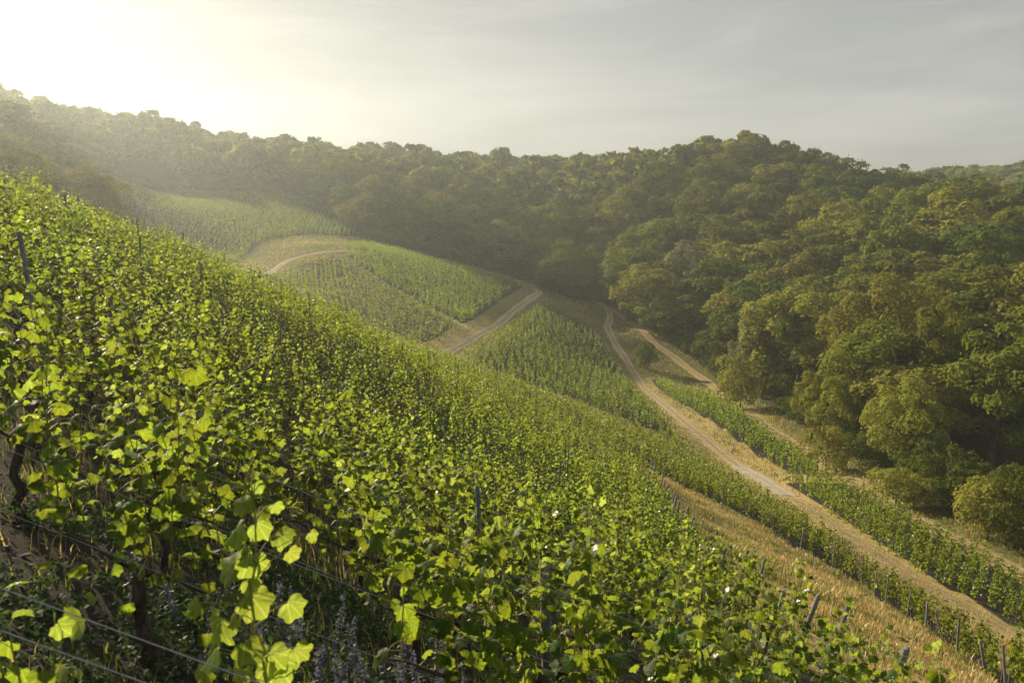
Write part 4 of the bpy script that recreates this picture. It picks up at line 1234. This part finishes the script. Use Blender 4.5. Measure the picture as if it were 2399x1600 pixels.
# ------------------------------------------------------------------ blue flower spikes and orange flowers under the front row
M_BLUE = leaf_mat('blue_blossom', (0.15, 0.16, 0.23), (0.17, 0.18, 0.25), rough=.6, spec=.15, hue=.03, val=.3, tmix=.4)
M_HAIRY = leaf_mat('hairy_leaf', (0.10, 0.13, 0.07), (0.15, 0.20, 0.08), rough=.6, spec=.2, hue=.02, val=.3, tmix=.4)
M_ORANGE = leaf_mat('orange_petal', (0.75, 0.22, 0.02), (0.75, 0.22, 0.02), rough=.6, spec=.1, hue=.01, val=.2, tmix=.4)
def spike(seed):
    r = np.random.default_rng(seed)
    H = r.uniform(.55, .85)
    zz = np.linspace(-.05, H, 7); st = np.c_[np.cumsum(r.normal(0, .008, 7)), np.cumsum(r.normal(0, .008, 7)), zz]
    mb = MB(); mb.tube(st, np.linspace(.005, .002, 7), 5)
    stem = mb.mesh('stem', M_HAIRY)
    n = 120; t = r.random(n); z = H*(.42+.58*t); a = r.uniform(0, 6.28, n); q = (.036-.022*t)*r.uniform(.6, 1.2, n)
    C = np.c_[np.interp(z, zz, st[:, 0])+np.cos(a)*q, np.interp(z, zz, st[:, 1])+np.sin(a)*q, z]
    V, Q4 = quads(C, np.c_[np.cos(a), np.sin(a), .5*np.ones(n)]+r.normal(0, .4, (n, 3)), .011, r, .8)
    bl = mesh_np('blossom', V, [Q4], M_BLUE)
    n = 46; z = H*r.random(n)**1.3*.85; a = r.uniform(0, 6.28, n); q = (.055-.03*z/H)
    C = np.c_[np.cos(a)*q, np.sin(a)*q, z]
    V, Q4 = quads(C, np.c_[np.cos(a)*.4, np.sin(a)*.4, np.ones(n)]+r.normal(0, .3, (n, 3)), .034, r, .28)
    return stem, bl, mesh_np('leafage', V, [Q4], M_HAIRY)
SP = [spike(i) for i in range(5)]
spots = sorted([(-1.95, 4.35), (-1.8, 4.55), (-1.62, 4.3), (-1.5, 4.5), (-1.42, 4.25), (-1.3, 4.45), (-1.22, 4.7), (-1.08, 4.3), (-1.0, 4.55), (-.92, 4.35), (-.8, 4.6), (-.72, 4.3),
         (-.62, 4.5), (-.5, 4.65), (-.42, 4.4), (-2.25, 4.6), (-2.1, 4.9), (-1.9, 5.0), (-1.6, 4.9), (-1.35, 5.05), (-1.1, 4.95), (-.85, 4.95), (-.55, 5.0), (-.3, 4.8),
         (-2.4, 4.2), (-1.15, 3.9), (-.95, 3.8), (-.78, 3.95), (-.66, 3.75), (-.5, 3.9), (-1.45, 3.75), (-1.7, 3.8), (.95, 7.3), (1.1, 7.6), (1.25, 7.2), (.8, 7.7), (1.35, 7.8), (1.0, 7.9)], key=lambda p: p[0]/p[1])
cnt = {True: 0, False: 0}
for i, (x, y) in enumerate(spots):
    cnt[y < 6] += 1
    x += random.uniform(-.02, .02); y += random.uniform(-.06, .06)
    root = link('flower_spike', None, loc=(x, y, h1(x, y)), cat='flower', group='flower spikes among the front weeds' if y < 6 else 'flower spikes by the near trellis posts',
                label=f'blue-violet flower spike in the shade below the front vines, {ordw(cnt[True])} from the left' if y < 6 else f'pale flower spike on soil by the nearest post, {ordw(cnt[False])} from the left', rz=random.uniform(0, 6.28))
    root.rotation_euler = (random.uniform(-.15, .15), random.uniform(-.15, .15), random.uniform(0, 6))
    s = random.uniform(.75, 1.1); root.scale = (s, s, s)
    for nm, me in zip(('stem', 'blossom', 'leafage'), SP[i % 5]): link(nm, me, root, kind=None if nm == 'stem' else 'stuff')
def orange():
    mb = MB(); mb.tube(np.array([(0, 0, -.05), (.01, 0, .15), (0, .01, .32)]), .0025, 4)
    stem = mb.mesh('stem', M_HAIRY)
    V, T = [(0, 0, .32)], []
    for k in range(11):
        a = k*2*math.pi/11
        V += [(math.cos(a-.2)*.010, math.sin(a-.2)*.010, .325), (math.cos(a-.16)*.030, math.sin(a-.16)*.030, .334), (math.cos(a+.16)*.030, math.sin(a+.16)*.030, .334), (math.cos(a+.2)*.010, math.sin(a+.2)*.010, .325)]
        b = 1+4*k; T += [(0, b, b+3)]
    Q4 = [(1+4*k, 2+4*k, 3+4*k, 4+4*k) for k in range(11)]
    return stem, mesh_np('petals', V, [T, Q4], M_ORANGE)
OS, OP = orange()
for i, (x, y) in enumerate(sorted([(-1.22, 4.15), (-1.12, 4.22), (-1.02, 4.08), (-1.05, 4.3), (-1.3, 4.05), (-1.0, 4.6), (-1.4, 4.35), (-.2, 4.9), (-.12, 5.1), (-.25, 5.2)], key=lambda p: p[0]/p[1])):
    root = link('orange_flower', None, loc=(x, y, h1(x, y)), cat='flower', group='orange flowers among the weeds', label=f'small orange daisy-like flower among the dark weeds, {ordw(i+1)} from the left', rz=random.uniform(0, 6))
    root.rotation_euler = (random.uniform(-.2, .3), random.uniform(-.3, .3), 0)
    link('stem', OS, root); link('petals', OP, root)

# ------------------------------------------------------------------ stones and clods on the near soil
r = np.random.default_rng(77)
n = 5000
x = r.uniform(-9, 8, n); y = 3.2+r.random(n)**1.4*17
ok = (x < np.interp(y, FE_Y, FE_X)+.5) & (x > -(.7*y+.6)); x, y = x[ok], y[ok]; n = len(x)
OCT = np.array([(1, 0, 0), (0, 1, 0), (-1, 0, 0), (0, -1, 0), (0, 0, .7), (0, 0, -.5)], float)
F8 = np.array([(0, 1, 4), (1, 2, 4), (2, 3, 4), (3, 0, 4), (1, 0, 5), (2, 1, 5), (3, 2, 5), (0, 3, 5)])
s = (.012+.035*r.random(n)**3)[:, None, None]
V = np.stack([x, y, hz(x, y)+.01], -1)[:, None, :]+OCT[None]*s*r.uniform(.6, 1.35, (n, 6, 1))*np.array([1.2, 1.0, .8])
M_STONE = rough_mat('slate_stone', (.05, .05, .055), (.17, .155, .14), 9, .4, .85)
link('stones', mesh_np('stones', V.reshape(-1, 3), [(F8[None]+6*np.arange(n)[:, None, None]).reshape(-1, 3)], M_STONE), kind='stuff', label='small slate stones scattered on the soil under the near rows', cat='stones')

# ------------------------------------------------------------------ the morning haze
hm, N, L = new_mat('haze_air')
ho = N.new('ShaderNodeOutputMaterial')
hv = N.new('ShaderNodeVolumePrincipled')
hv.inputs['Color'].default_value = (0.84, 0.94, 0.98, 1)
hv.inputs['Density'].default_value = 0.00054
hv.inputs['Anisotropy'].default_value = 0.60
L.new(hv.outputs[0], ho.inputs['Volume'])
bx = [(x, y, z) for z in (-45, 92) for y in (-55, 712) for x in (-458, 632)]
bf = [(0, 2, 3, 1), (4, 5, 7, 6), (0, 1, 5, 4), (2, 6, 7, 3), (0, 4, 6, 2), (1, 3, 7, 5)]
link('haze', mesh_np('haze', bx, [bf], hm), kind='stuff', label='pale morning haze filling the valley air', cat='haze')
